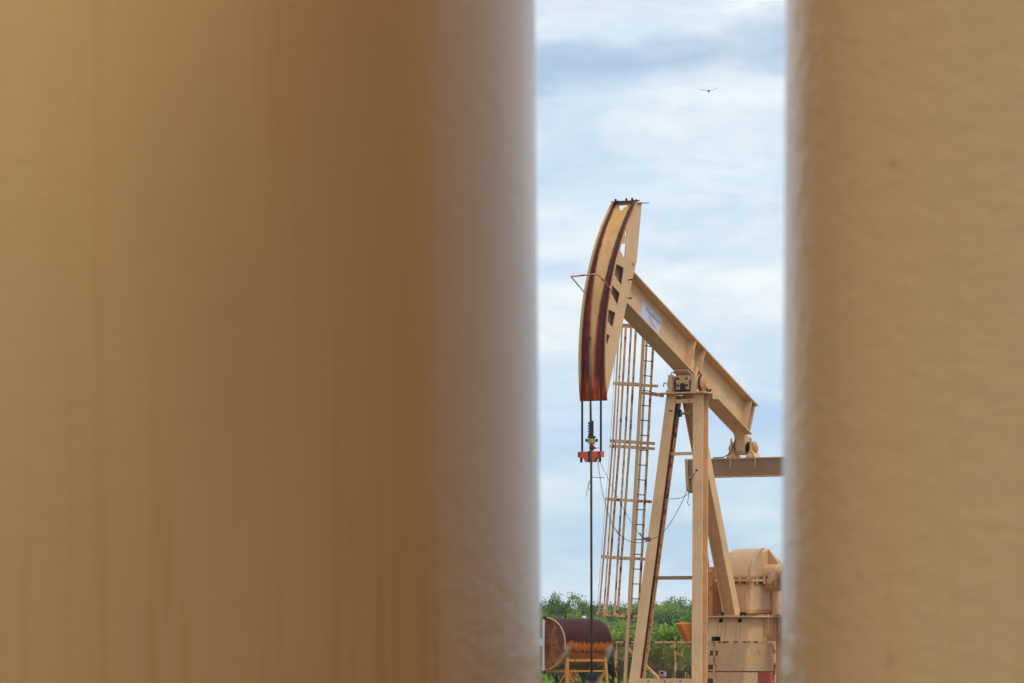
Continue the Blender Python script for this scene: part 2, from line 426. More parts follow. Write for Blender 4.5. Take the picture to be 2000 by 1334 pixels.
# ---- samson post: two front legs, one rear leg
post = empty('samson_post', (0, 0, 0), 0, pump)
zt = ZC-.03
def front_leg(s):
    z_a, z_b = zt, CZ-.88
    xa_, ya_, xb_, yb_ = -.80+.115, .29*s, -1.60+.115, .685*s
    k = (z_a-.45)/(z_a-z_b)
    return (xa_, ya_, z_a), (xa_+(xb_-xa_)*k, ya_+(yb_-ya_)*k, .45)
def leg_at(s, z):
    a, b = front_leg(s); k = (a[2]-z)/(a[2]-b[2]); return Vector(a).lerp(Vector(b), k)
for s in (1, -1):
    a, b = front_leg(s)
    if s < 0:
        MB().ibeam(a, b, (0, 1, 0), .215, .235, .018, .014).build('leg', M['leg'], post)
    else:
        lg = MB().ibeam(a, b, (0, 1, 0), .215, .235, .018, .014); lg.build('leg', M['leg'], post)
    # rust streaked flange face, plus a dark strip painting the shadow in the far leg's hollow
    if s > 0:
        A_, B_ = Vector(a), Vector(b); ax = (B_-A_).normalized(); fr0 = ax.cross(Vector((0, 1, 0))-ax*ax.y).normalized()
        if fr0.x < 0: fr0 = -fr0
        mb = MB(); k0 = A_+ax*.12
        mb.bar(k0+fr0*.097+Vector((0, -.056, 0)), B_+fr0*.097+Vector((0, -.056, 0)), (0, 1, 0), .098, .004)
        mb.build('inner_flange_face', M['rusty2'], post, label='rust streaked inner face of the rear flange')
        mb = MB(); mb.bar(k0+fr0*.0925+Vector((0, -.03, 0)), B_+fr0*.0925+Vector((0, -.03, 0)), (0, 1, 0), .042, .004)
        mb.build('hollow_shade_strip', M['leghollow'], post, label='dark strip painted as the shadow in the hollow of the leg')
rl0 = (-.60, 0, zt-.0); rl1 = (1.16+.0, 0, CZ+.445)
MB().ibeam(rl0, rl1, (1, 0, 0), .22, .27, .018, .014).build('leg', M['leg'], post)
MB().box(-.98, -.38, -.50, .46, zt+.002, ZC).build('cap_plate', M['paint'], post, bevel=.004)
MB().box(-.62, -.40, -.512, -.50, ZC-.13, ZC-.005).build('cap_tab', M['paint'], post)
def cross(pyL, pyR, h, name, mat, offx=-.125, depth=.02, ext=.0):
    zL = CZ+(HY-(pyL+pyR)/2)/F*(D-1.2)
    a, b = leg_at(1, zL), leg_at(-1, zL)
    return MB().bar((a.x+offx, a.y+ext, zL), (b.x+offx, b.y-ext, zL), (0, 0, 1), h, depth).build(name, mat, post)
cross(781, 780, .075, 'cross_plate', M['leg'], -.127, .014, -.04)
for py, y in ((780.5, -.115), (780.5, .19)):
    zL = CZ+(HY-py)/F*(D-1.2); a = leg_at(1, zL)
    MB().tube([(a.x-.137, y, zL), (a.x-.146, y, zL)], .012, 6).build('bolt', M['dark'], post)
cross(884, 883.5, .062, 'cross_bar', M['leg'], -.0, .05, -.1)
cross(1128.5, 1128, .07, 'cross_bar', M['brown'], .05, .07, -.1)
cross(1330, 1330, .10, 'cross_plate', M['leg'], -.127, .014, -.06)
zz = CZ+(HY-811)/F*D
MB().box(-.72, -.66, -.3, .2, zz-.02, zz+.025).build('cross_bar', M['brown'], post)
MB().box(-.74, -.66, .14, .19, zz-.06, zz+.08).build('lifting_lug', M['dark'], post)
MB().tube([(-.78, .19, zz+.0), (-.9, .30, zz+.07)], .012, 6).build('hook', M['dark'], post)
for z, y in ((CZ-.85, .36), (CZ-.85, .0), (CZ-.85, -.34)):
    a = leg_at(1, z); MB().box(a.x-.142, a.x-.135, y-.008, y+.008, z-.02, z+.02).build('bolt', M['dark'], post)
MB().tube([(leg_at(-1, CZ+3.22).x-.121, leg_at(-1, CZ+3.22).y+.02, CZ+3.22), (leg_at(-1, CZ+3.22).x-.14, leg_at(-1, CZ+3.22).y+.02, CZ+3.22)], .022, 8).build('cable_gland', M['dark'], post)

# ---- ladder with safety cage on the far side
lad = empty('ladder', (0, 0, 0), 0, pump)
def lad_c(z):
    t = (z-CZ-.47)/(4.7-.47)
    return Vector((-1.12+.10*t, .955-.205*t, z))
ZLT = CZ+6.15; ZLB = .5
LW_ = .40
for q, w in ((-1, .07), (1, .05)):
    a, b = lad_c(ZLT), lad_c(ZLB); o = Vector((q*LW_/2, 0, 0))
    MB().bar(a+o, b+o, (0, 1, 0), w, .012 if q > 0 else .012).build('rail', M['rusty2'] if q > 0 else M['paint'], lad)
z = CZ+(HY-794-28.8*13)/F*79.6
z0r = CZ+(HY-737)/F*79.6
i = 0
while True:
    z = z0r+.6-.2885*i; i += 1
    if z < .7: break
    c = lad_c(z)
    MB().tube([c+Vector((-LW_/2, 0, 0)), c+Vector((LW_/2, 0, 0))], .0095, 6).build('rung', M['dark'], lad)
cage = empty('safety_cage', (0, 0, 0), 0, pump)
def hoop_pt(zc, th, rx=.37, ry=.70):
    c = lad_c(zc); ry *= 1+.15*max(0, min(1, (CZ+3.8-zc)/3.4)); xx = rx*math.cos(th); yy = ry*math.sin(th)
    return Vector((c.x+xx, c.y+yy, zc-xx*.02*0+yy*.07))
hoops = [636, 749.5, 862, 872, 976, 1089, 1200]
for hi, py in enumerate(hoops):
    zc = CZ+(HY-py-3)/F*79.6
    mb = MB(); n = 22; hh = (.055, .055, .06, .055, .055, .055, .06)[hi]
    pts = [hoop_pt(zc, R_(-4+188*k/n)) for k in range(n+1)]
    if hi < 6: pts = [pts[0]+Vector((0, -.015, 0))]+pts
    for j, p in enumerate(pts):
        mb.v += [(p.x, p.y, p.z-hh/2), (p.x, p.y, p.z+hh/2)]
    for j in range(len(pts)-1): mb.f.append((2*j, 2*j+2, 2*j+3, 2*j+1))
    ob = mb.build('hoop', M['rusty'] if hi in (6,) else (M['orange'] if hi == 0 else M['rusty2']), cage)
    sm = ob.modifiers.new('solid', 'SOLIDIFY'); sm.thickness = .008; sm.offset = 0
zb_, zt_ = CZ+(HY-1203)/F*79.6, CZ+(HY-640)/F*79.6
for k, th in enumerate((19, 40, 62, 84, 108, 140, 163)):
    n = 10; pts = [hoop_pt(zb_+(zt_-zb_)*j/n, R_(th), .362, .692) for j in range(n+1)]
    mb = MB()
    for j in range(n):
        tan = Vector((-math.sin(R_(th))*.37, math.cos(R_(th))*.7, 0))
        mb.bar(pts[j], pts[j+1], tan, .045 if k != 4 else .03, .007)
    mb.build('vertical_strap', M['rusty2'] if k in (1, 2, 4, 5) else M['rusty'] if k == 6 else M['paint'], cage)
zb = CZ+(HY-769)/F*79.6; c = lad_c(zb)
MB().bar((c.x+.22, c.y-.01, zb+.005), (-.9, .42, zb-.045), (0, 0, 1), .07, .03).build('bracket', M['rusty'], lad)
MB().bar((c.x-.22, c.y-.015, zb), (c.x+.24, c.y-.015, zb), (0, 0, 1), .05, .008).build('bracket', M['paint'], lad)
zd = CZ+(HY-1267)/F*79.6; c = lad_c(zd)
y2, z2 = yz(1287, 1326, -1.2)
MB().bar((c.x-.2, c.y-.03, zd), (-1.2, y2, z2), (0, 1, 0), .05, .05).build('brace', M['paint'], lad)
MB().bar((-1.2, y2, z2), (-1.2, y2-.75, .6), (0, 1, 0), .05, .05).build('brace', M['paint'], lad)

# ---- equalizer and tail bearing
eq = empty('equalizer', (0, 0, 0), 0, pump)
XE = 1.78; zE1 = yz(1455, 894.5, XE)[1]; zE0 = yz(1455, 931.6, XE)[1]; yE = 1.24
MB().box(XE-.15, XE+.15, -yE, yE, zE1-.022, zE1).build('top_flange', M['paint'], eq)
MB().box(XE-.15, XE+.15, -yE, yE, zE0, zE0+.02).build('bottom_flange', M['paint'], eq)
MB().box(XE-.13, XE-.11, -yE, yE, zE0+.02, zE1-.022).build('web', M['brown'], eq)
MB().box(XE+.11, XE+.13, -yE, yE, zE0+.02, zE1-.022).build('web', M['brown'], eq)
for px in (1427, 1475.5):
    y, _ = yz(px, 905, XE-.14)
    MB().box(XE-.149, XE-.131, y-.05, y+.05, zE1-.20, zE1-.023).build('stiffener', M['paint'], eq) if 0 else \
        MB().prism([(XE-.149, zE1-.023), (XE-.131, zE1-.023), (XE-.131, zE1-.21), (XE-.149, zE1-.17)], 'y', y-.012, y+.012).build('stiffener', M['paint'], eq)
    for q in (.09,) if px < 1450 else (-.0,):
        pass
tb_ = empty('tail_bearing', (0, 0, 0), 0, pump)
yL, _ = yz(1433, 880, XE); yR, _ = yz(1471, 880, XE); yM = (yL+yR)/2
zBc = zE1+.19
for y, q in ((yL, 1), (yR, -1)):
    mb = MB()
    mb.prism([(XE-.17, zE1+.002), (XE+.17, zE1+.002), (XE+.15, zE1+.05), (XE+.09, zE1+.12), (XE+.09, zBc+.10), (XE+.02, zBc+.14), (XE-.07, zBc+.12), (XE-.09, zE1+.12), (XE-.15, zE1+.05)], 'y', y-.05, y+.05)
    mb.prism([(y-.11, zE1+.003), (y+.11, zE1+.003), (y+.04, zE1+.13), (y-.04, zE1+.13)], 'x', XE-.13, XE+.13)
    mb.build('bearing_stand', M['paint'], tb_, bevel=.01)
    mb = MB(); mb.lathe([(.075, y-q*.0), (.085, y+q*.07), (.05, y+q*.09)], (XE, 0, zBc), 'y', 20); mb.build('end_cap', M['orange'], tb_, smooth=True)
    mb = MB(); mb.tube([(XE-.1, y, zE1+.03), (XE-.1, y, zBc+.2)], .02, 8); mb.build('clamp_bolt', M['paint'], tb_)
mb = MB(); mb.lathe([(.05, yR+.05), (.05, yL-.05)], (XE, 0, zBc), 'y', 20); mb.build('shaft', M['dark'], tb_)
mb = MB()
xq = XE
mb.prism([(xq-.13, zBc-.07), (xq-.08, zBc-.13), (xq+.07, zBc-.13), (xq+.12, zBc-.06), (xq+.13, zBc+.09), (xq+.17, zBc+.20), (xq-.25, zBc+.36), (xq-.16, zBc+.15)], 'y', yM-.105, yM+.115)
mb.build('bearing_block', M['paint'], tb_, bevel=.02)
mb = MB(); mb.lathe([(.13, yM-.135), (.13, yM-.107)], (xq, 0, zBc), 'y', 24); mb.build('seal_ring', M['black'], tb_)
pts = [yz(px, py, XE-.17) for px, py in ((1436, 858), (1432, 874), (1424, 887), (1412, 893.4), (1393, 894.2))]
MB().tube([(XE-.17, y, z) for y, z in pts], .01, 6).build('grease_line', M['black'], tb_, smooth='all')

# ---- pitman arms, cranks, counterweights
for s in (1, -1):
    y = s*(yE-.07)
    mb = MB(); mb.prism([(XE-.18, zE1-.0), (XE+.12, zE1-.0), (XE+.12, zE0-.20), (XE+.02, zE0-.30), (XE-.12, zE0-.24)], 'y', s*yE+s*.002 if s > 0 else -yE-.06, s*yE+s*.06 if s > 0 else -yE-.002)
    mb.build('pitman_hanger', M['paint'], pump)
    MB().ibeam((XE, s*(yE-.10), zE0-.012), (2.30, s*1.08, CZ+.15), (0, 1, 0), .14, .16, .012, .01).build('pitman_arm', M['paint'], pump)
    # crank, its slot and bolts
    y0, y1 = (.78, .96)
    xf_ = xz(1392, 1160, .78)[0]
    ztop = CZ+(HY-1107)/F*81.8; zbot = CZ-1.0
    cr = empty('crank', (0, 0, 0), 0, pump)
    P = [(xf_, ztop), (xf_+.62, ztop), (xf_+.70, ztop-.2), (xf_+.62, zbot), (xf_, zbot), (xf_-.02, ztop-.12)]
    ho = [[(xf_+.17, ztop-.50), (xf_+.24, ztop-.42), (xf_+.42, ztop-.42), (xf_+.46, ztop-.5), (xf_+.46, zbot+.4), (xf_+.17, zbot+.4)]]
    plate_with_holes(P, ho, min(s*y0, s*y1), max(s*y0, s*y1)).build('arm', M['orange'] if s > 0 else M['paint'], cr)
    for dy in (.04, .13):
        MB().tube([(xf_-.002, s*(y0+dy), ztop-.09), (xf_-.04, s*(y0+dy), ztop-.09)], .038, 12).build('bolt', M['paint'], cr)
    MB().tube([(xf_+.32, s*.4, CZ+1.2), (xf_+.32, s*1.0, CZ+1.2)], .14, 20).build('crankshaft', M['brown'], cr, smooth=True)
    cwt = MB()
    zt2 = CZ+(HY-1216)/F*81.2; zb2 = CZ+(HY-1256)/F*81.2
    cw0 = .27 if s > 0 else 1.05
    cwt.prism([(.56+cw0, zt2-.03), (.60+cw0, zt2), (3.6, zt2), (3.64, zt2-.03), (3.3, zb2-.02), (.93+cw0, zb2-.02)], 'y', min(s*.975, s*1.10), max(s*.975, s*1.10))
    cwt.build('counterweight', M['vivid'] if s > 0 else M['paint'], pump, bevel=.03)

# ---- gearbox on its pedestal
gb = empty('gearbox', (0, 0, 0), 0, pump)
zP = CZ+(HY-1203)/F*81.2                     # platform top
G0 = CZ
prof = [(1.34, zP+.03), (1.34, G0+1.12)]
low = [(1.34, zP+.03), (1.34, G0+1.10), (3.05, G0+1.10), (3.05, zP+.03)]
mb = MB(); mb.prism(low, 'y', -.33, .38); mb.build('lower_case', M['paint'], gb, bevel=.1)
up = [(1.33, G0+1.155)]
for k in range(0, 13):
    t = R_(180-k*7.5); up.append((2.06+.73*math.cos(t), G0+1.16+.62*math.sin(t)))
up += [(2.20, G0+1.775), (3.0, G0+1.42), (3.06, G0+1.3), (3.06, G0+1.155)]
mb = MB(); mb.prism(up[1:], 'y', -.32, .38); mb.build('upper_cover', M['paint'], gb, smooth=True, bevel=.07)
MB().box(1.25, 3.14, -.40, .44, G0+1.105, G0+1.13).build('joint_flange', M['paint'], gb)
MB().box(1.25, 3.14, -.40, .44, G0+1.134, G0+1.158).build('joint_flange', M['paint'], gb)
rib = [(2.06+.745*math.cos(R_(172-k*6.5)), G0+1.16+.635*math.sin(R_(172-k*6.5))) for k in range(11)]
mb = MB()
for i in range(len(rib)-1): mb.bar((rib[i][0], -.335, rib[i][1]), (rib[i+1][0], -.335, rib[i+1][1]), (0, 1, 0), .05, .035)
mb.build('cover_rib', M['paint'], gb)
for px in (1445, 1460, 1478, 1492):
    y, _ = yz(px, 1137, 1.28)
    MB().tube([(1.28, y, G0+1.06), (1.28, y, G0+1.185)], .018, 8).build('flange_bolt', M['rusty2'], gb)
y, _ = yz(1467, 1140, 1.3); MB().box(1.29, 1.335, y-.04, y+.04, G0+.98, G0+1.104).build('lug', M['paint'], gb)
XS = 2.12; ZS = G0+1.19
mb = MB(); mb.lathe([(.27, -.325), (.27, -.56), (.24, -.585), (.17, -.59)], (XS, 0, ZS), 'y', 32); mb.build('shaft_housing', M['paint'], gb, smooth=True)
mb = MB(); mb.box(XS-.34, XS+.34, -.56, -.42, ZS-.13, ZS+.06); mb.box(XS-.30, XS+.30, -.575, -.335, ZS-.11, ZS-.02); mb.build('housing_lug', M['rusty2'], gb, bevel=.008)
for dx in (-.28, -.14, .28):
    MB().tube([(XS+dx, -.5, ZS-.18), (XS+dx, -.5, ZS-.131)], .02, 8).build('bolt', M['paint'], gb)
mb = MB(); mb.prism([(XS-.02, ZS+.56), (XS+.0, ZS+.57), (XS+.04, ZS+.56), (XS+.04, ZS+.26), (XS-.02, ZS+.26)], 'y', -.34, -.322)
mb.add([(XS-.015, -.33, ZS+.555), (XS+.015, -.33, ZS+.555), (XS-.015, -.56, ZS+.27), (XS+.015, -.56, ZS+.27), (XS-.015, -.33, ZS+.27), (XS+.015, -.33, ZS+.27)], [(0, 2, 4), (1, 5, 3), (0, 1, 3, 2), (2, 3, 5, 4), (0, 4, 5, 1)])
mb.build('gusset', M['paint'], gb)
mb = MB(); mb.prism([(XS+.1, zP+.03), (XS+.55, zP+.03), (XS+.4, ZS-.25), (XS+.1, ZS-.25)], 'y', -.36, -.335); mb.build('gusset', M['paint'], gb)

ped = empty('gearbox_pedestal', (0, 0, 0), 0, pump)
MB().box(.92, 3.3, -.60, .52, zP-.028, zP).build('deck_plate', M['paint'], ped)
MB().box(1.5, 3.3, -.56, -.40, zP+.002, zP+.03).build('mounting_rail', M['rusty2'], ped)
zg = CZ+(HY-1334)/F*80.8
def face_x(z): return 1.08-(zP-z)*.255
front = [(face_x(zP-.03), zP-.03), (face_x(.3), .3)]
hw = .455
# front plate with real openings: build in its own (y, z) outline then shear with the slope
ZT = zP-.03
holes = []
for px in (1407.5, 1444.5):
    y, z = yz(px, 1212, face_x(zP-.12)); holes.append([(y+.045*math.cos(2*math.pi*k/14), z+.045*math.sin(2*math.pi*k/14)) for k in range(14)])
for (p0, p1, q0, q1) in ((1390, 1407.3, 1243.5, 1252), (1386.5, 1403, 1270.5, 1281), (1383, 1399.5, 1298, 1308), (1379, 1395, 1325, 1335)):
    xx = face_x(CZ+(HY-q0)/F*80.8)
    ya, za = yz(p0, q0, xx); yb, zb2_ = yz(p1, q1, xx); holes.append([(ya, za), (yb, za), (yb, zb2_), (ya, zb2_)])
mbp = plate_with_holes([(-hw, ZT), (hw, ZT), (hw, .3), (-hw, .3)], holes, 0, .02)
mbp.v = [(face_x(v[2])+v[1], v[0], v[2]) for v in mbp.v]
def ped_mat():
    m = paint('pedestal_paint', rust=.0, dark=.0, seed=12, streak=.1); nt = m.node_tree; b = nt.nodes['Principled BSDF']
    src = b.inputs['Base Color'].links[0].from_socket
    tc = N(nt, 'ShaderNodeTexCoord').outputs['Object']; sp = N(nt, 'ShaderNodeSeparateXYZ'); nt.links.new(tc, sp.inputs[0])
    out = src
    for y0, w_ in ((.24, .014), (.155, .02), (-.175, .018), (-.26, .012), (.07, .01)):
        d = math_(nt, 'ABSOLUTE', math_(nt, 'SUBTRACT', sp.outputs[1], y0))
        mk = ramp(nt, d, w_*.5, w_*1.6, .8, 0)
        mk = math_(nt, 'MULTIPLY', mk, ramp(nt, noise(nt, tc, (1, 1, .4), 6, 4, .6, (y0*9, 0, 0)), .3, .6, .25, 1))
        mk = math_(nt, 'MULTIPLY', mk, ramp(nt, sp.outputs[2], zP-.75, zP-.1, .1, 1))
        out = mixc(nt, mk, out, (.45, .16, .03))
    nt.links.new(out, b.inputs['Base Color']); return m
mbp.build('front_plate', ped_mat(), ped)
for s in (-1, 1):
    mb = MB(); mb.prism([(face_x(ZT)+.022, ZT), (3.2, ZT), (3.2, .3), (face_x(.3)+.022, .3)], 'y', s*hw-.01, s*hw+.01); mb.build('side_plate', M['paint'], ped)
for k in range(8):
    xk = 1.62+k*.155
    MB().prism([(-hw-.012, ZT-.0), (-hw-.13, ZT-.0), (-hw-.12, ZT-.34-(k % 3)*.05), (-hw-.012, ZT-.40)], 'x', xk-.008, xk+.008).build('gusset', M['paint'], ped)
MB().box(1.24, 1.26, -hw+.02, hw-.02, .36, ZT-.01).build('interior_shade_panel', M['black'], ped)  # black panel added behind the openings to paint a dark interior
MB().box(face_x(.3)+.06, 3.1, -hw+.02, hw-.02, .3, .34).build('floor_plate', M['dark'], ped)
for px in (1411, 1448, 1455):
    y, z = yz(px, 1200, 1.0)
    MB().tube([(1.0, y, zP), (1.0, y, zP+.075)], .033, 6).build('foot_bolt', M['black'], ped)
MB().box(1.0, 1.35, -.2, .2, zP+.0015, zP+.022).build('leg_foot', M['paint'], ped)
mb = MB()
for s in (1, -1):
    mb.ibeam((-2.6, s*.75, .30), (4.6, s*.75, .30), (0, 1, 0), .3, .36, .02, .02)
for x in (-2.2, -1.2, .6, 2.0, 3.6): mb.box(x-.08, x+.08, -.6, .6, .15, .44)
mb.build('base_skid', M['leg'], pump)

# ================================================================== guard fence in front of the cranks
XF = .22
def world(p): 
    return Vector((X0+p[0]*C-p[1]*S, D+p[0]*S+p[1]*C, p[2]))
yA, zR = yz(1202.5, 1253.3, XF); yB, _ = yz(1513.5, 1254, XF)
fc = empty('guard_fence', world((XF, 0, 0)), math.atan2(S, C))
tag(fc, 'rusty tan guard fence panel of expanded metal mesh in front of the gearbox pedestal', 'fence')
MB().box(-.02, .02, yB, yA, zR-.028, zR+.012).build('top_rail', M['rusty'], fc)
zM = CZ+(HY-1311)/F*80.6
MB().box(-.015, .015, yB, yA, zM-.012, zM+.012).build('middle_rail', M['leghollow'], fc)
MB().box(-.02, .02, yB, yA, .16, .2).build('bottom_rail', M['rusty'], fc)
for px, w in ((1203.5, .045), (1319.5, .04), (1395, .03), (1512, .05)):
    y, _ = yz(px, 1290, XF)
    MB().box(-.019, .021, y-w/2, y+w/2, .0, zR-.03).build('post', M['rusty'], fc)
y, _ = yz(1340, 1290, XF); MB().box(-.012, .018, y-.02, y+.02, .0, zM-.02).build('post', M['rusty'], fc)
mb = MB(); H = zR-.03-.2; W = yA-yB; step = .058
def diag(sgn, off):
    n = int((W+H)/step)+1
    for i in range(n):
        c = i*step
        # line y = c - t, z = t*1.35 slope
        k = 1.25
        if sgn > 0: p = [(c-H/k, H), (c, 0)]
        else: p = [(c-H/k, 0), (c, H)]
        (ya, za), (yb, zb) = p
        def clip(t): return (ya+(yb-ya)*t, za+(zb-za)*t)
        t0, t1 = 0., 1.
        if ya < 0: t0 = -ya/(yb-ya)
        if yb > W: t1 = (W-ya)/(yb-ya)
        if t1 <= t0: continue
        a, b = clip(t0), clip(t1)
        mb.bar((off, yB+a[0], .2+a[1]), (off, yB+b[0], .2+b[1]), (0, 1, 0), .0055, .003)
diag(1, -.003); diag(-1, .003)
mb.build('mesh_panel', M['meshwire'], fc)

# ================================================================== well: polished rod, clamps, stuffing box
xw = -RAD-.115
kx = world((xw, .012, 0))
well = empty('wellhead', kx)
tag(well, 'wellhead with a long grey polished rod rising in front of the horse head', 'wellhead')
dW = kx.y
def zw(py): return CZ+(HY-py)/F*dW
cxw = -(kx.x-ground_at(1155.5, dW))
rod = MB(); rod.tube([(cxw-.0, 0, .9), (cxw-.008, 0, zw(900)), (cxw-.014, 0, zw(830))], .022, 10)
rod.tube([(cxw-.016, 0, zw(829)), (cxw-.03, 0, zw(664))], [.021, .016], 10); rod.tube([(cxw-.03, 0, zw(664)), (cxw-.031, 0, zw(655))], .021, 10)
rod.build('polished_rod', M['rod'], well, smooth='all')
cl = MB(); 
for k in range(6): cl.box(cxw-.055, cxw+.035, -.045, .045, zw(828.5+k*5.2), zw(824.2+k*5.2))
cl.box(cxw-.03, cxw+.037, -.04, .04, zw(852), zw(822)); cl.build('rod_clamp', M['clamp'], well)
for k in range(5): MB().tube([(cxw-.07, -.0, zw(826.5+k*5.6)), (cxw-.03, -.0, zw(826.5+k*5.6))], .012, 6).build('clamp_bolt', M['clamp'], well)
MB().box(cxw-.075, cxw+.075, -.07, .07, zw(855.5), zw(852)).build('collar', M['clamp'], well)
mb = MB(); mb.lathe([(.045, zw(868.5)), (.065, zw(866)), (.07, zw(861)), (.062, zw(857)), (.04, zw(855.8))], (cxw, 0, 0), 'z', 20); mb.build('load_cell', M['brass'], well, smooth=True)
for q in (-1, 1): MB().tube([(cxw+q*.072, 0, zw(860)), (cxw+q*.115, 0, zw(860))], .03, 10).build('load_cell_ear', M['dark'], well)
mb = MB(); mb.lathe([(.035, zw(880.5)), (.045, zw(878)), (.045, zw(871)), (.03, zw(869))], (cxw, 0, 0), 'z', 16); mb.build('rod_sensor', M['maroon'], well, smooth=True)
mb = MB(); mb.tube([(cxw+.04, 0, zw(874.5)), (cxw+.085, 0, zw(875.5))], [.028, .012], 8); mb.build('sensor_plug', M['maroon'], well)
MB().tube([(cxw+.085, 0, zw(875.4)), (cxw+.15, 0, zw(874.8))], .004, 5).build('sensor_lead', M['wire'], well)
MB().tube([(cxw, 0, zw(932)), (cxw+.24, 0, zw(933))], .006, 5).build('tie_wire', M['wire'], well)
pts = [(cxw-.02, -.025, zw(940)), (cxw-.05, -.03, zw(946)), (cxw-.07, -.03, zw(952)), (cxw-.09, -.03, zw(962)), (cxw-.10, -.03, zw(970))]
MB().tube(pts, .005, 5).build('tie_wire', M['wire'], well)
pts = [(cxw-.04+.028*math.cos(t), -.028, zw(948)+.08*math.sin(t)) for t in [2*math.pi*k/14 for k in range(15)]]
MB().tube(pts, .005, 5, False).build('tie_wire', M['wire'], well)
MB().box(cxw-.10, cxw+.10, -.09, .09, zw(1327.5), zw(1316)).build('packing_gland', M['black'], well, bevel=.008)
mb = MB(); mb.lathe([(.055, .9), (.055, zw(1328)-.0)], (cxw, 0, 0), 'z', 20); mb.build('stuffing_box', M['maroon'], well, smooth=True)
mb = MB(); mb.lathe([(.2, 0), (.2, .5), (.26, .5), (.26, .58), (.15, .6), (.15, .86), (.22, .86), (.22, .92), (.08, .93)], (cxw, 0, 0), 'z', 28); mb.build('casing_head', M['redpaint'], well, smooth=True)

# ---- cables
def wpt(px, py, d): return Vector((ground_at(px, d), d, CZ+(HY-py)/F*d))
def smooth_pts(P, n=8):
    out = []
    for i in range(len(P)-1):
        p0, p1, p2, p3 = P[max(i-1, 0)], P[i], P[i+1], P[min(i+2, len(P)-1)]
        for k in range(n):
            t = k/n; out.append(.5*((2*p1)+(p2-p0)*t+(2*p0-5*p1+4*p2-p3)*t*t+(3*p1-p0-3*p2+p3)*t**3))
    return out+[P[-1]]
P = [wpt(px, py, d) for px, py, d in ((1167, 899, 76.1), (1171, 930, 76.3), (1176, 960, 76.6), (1183, 990, 76.9), (1192, 1015, 77.2), (1203, 1036, 77.5), (1211, 1045, 77.7))]
cp = smooth_pts(P, 60); coil = []
for i, p in enumerate(cp):
    t = (cp[min(i+1, len(cp)-1)]-cp[max(i-1, 0)]).normalized(); n = t.orthogonal().normalized(); b = t.cross(n)
    a = i*2*math.pi/9; coil.append(p+(n*math.cos(a)+b*math.sin(a))*.013)
cc = empty('coiled_cable', P[0])
mb = MB(); mb.tube([p-P[0] for p in coil], .0042, 4); 
P2 = smooth_pts([wpt(px, py, d) for px, py, d in ((1211, 1045, 77.7), (1225, 1055, 78), (1242, 1060, 78.2), (1258, 1059, 78.3), (1270, 1055, 78.3), (1286, 1047, 78.35))], 8)
o1 = mb.build('coil', M['black'], cc)
mb = MB(); mb.tube([p-P[0] for p in P2], .006, 5); mb.build('straight_lead', M['black'], cc)
tag(cc, 'thin black coiled cable sagging from the orange carrier bar towards the left front leg', 'cable')
def line_thing(name, P, r, label):
    P = smooth_pts(P, 8); o = MB().tube([p-P[0] for p in P], r, 5).build(name, M['wire'], None, smooth='all'); o.location = P[0]
    return tag(o, label, 'cable')
line_thing('thin_cable', [wpt(1172, 903, 76.2), wpt(1200, 960, 76.9), wpt(1228, 1012, 77.6), wpt(1250, 1045, 78.2)], .0045, 'straight thin grey wire running from the carrier bar down to the purple connector')
line_thing('hanging_cable', [wpt(1287, 1048, 78.45), wpt(1305, 1028, 78.6), wpt(1322, 1000, 78.7), wpt(1338, 968, 78.8), wpt(1347, 943, 78.9), wpt(1357, 923, 78.95)], .0065, 'black cable looping up from the left leg to a hole in the right front leg')
line_thing('hanging_cable', [wpt(1306, 974.5, 78.9), wpt(1325, 973.5, 79.2), wpt(1343, 966, 79.5), wpt(1347, 957, 79.5), wpt(1344, 975, 79.6), wpt(1343, 983, 79.6), wpt(1348, 988, 79.6)], .006, 'short black cable with a drooping end between the two front legs')
# purple connector on the left leg, pink sensor box on the cross piece, red box behind mesh
q = wpt(1266, 1053, 78.25)
cn = empty('cable_connector', q)
MB().box(-.05, .05, -.03, .03, -.045, .04).build('housing', M['purple'], cn, bevel=.008)
MB().tube([(-.05, 0, 0), (-.10, 0, .02)], [.03, .018], 8).build('nose', M['purple'], cn)
MB().tube([(-.10, 0, .02), (-.165, 0, .12)], [.014, .011], 6).build('boot', M['black'], cn)
tag(cn, 'small faded purple cable connector fixed to the left front leg', 'connector')
zx = leg_at(1, CZ-.82)
zb0 = CZ+(HY-1325)/F*78.9
q = world((zx.x-.10, 0, zb0)); q.x = ground_at(1292.5, q.y)
sb = empty('sensor_box', q)
MB().box(-.058, .058, -.04, .04, .032, .146).build('housing', M['pink'], sb, bevel=.012)
MB().box(-.03, .03, -.044, -.0405, .088, .13).build('display', M['black'], sb, bevel=.0)
MB().box(.06, .08, -.02, .02, .05, .13).build('cable_gland', M['white'], sb)
MB().tube([(.075, 0, .07), (.12, 0, .055), (.17, 0, .035), (.20, 0, .01)], .006, 6).build('lead', M['wire'], sb)
MB().box(-.05, .19, -.035, .035, .018, .031).build('mounting_strip', M['dark'], sb)
tag(sb, 'small pink sensor box on the low cross plate between the front legs', 'sensor')
yq, zq = yz(1498, 1323, .42); q = world((.42, yq, 0))
rb = empty('red_box', q, math.atan2(S, C))
mb = MB(); mb.box(-.13, .13, -.15, .15, zq-.5, zq+.12); mb.build('housing', M['salmon'], rb, bevel=.03)
for k in range(7): MB().box(-.137, -.131, -.13+.04*k, -.115+.04*k, zq-.4, zq+.07).build('cooling_rib', M['salmon'], rb)
MB().box(-.1, .1, -.12, .12, 0, zq-.502).build('stand', M['dark'], rb)
tag(rb, 'salmon red ribbed box behind the right end of the mesh fence', 'box')

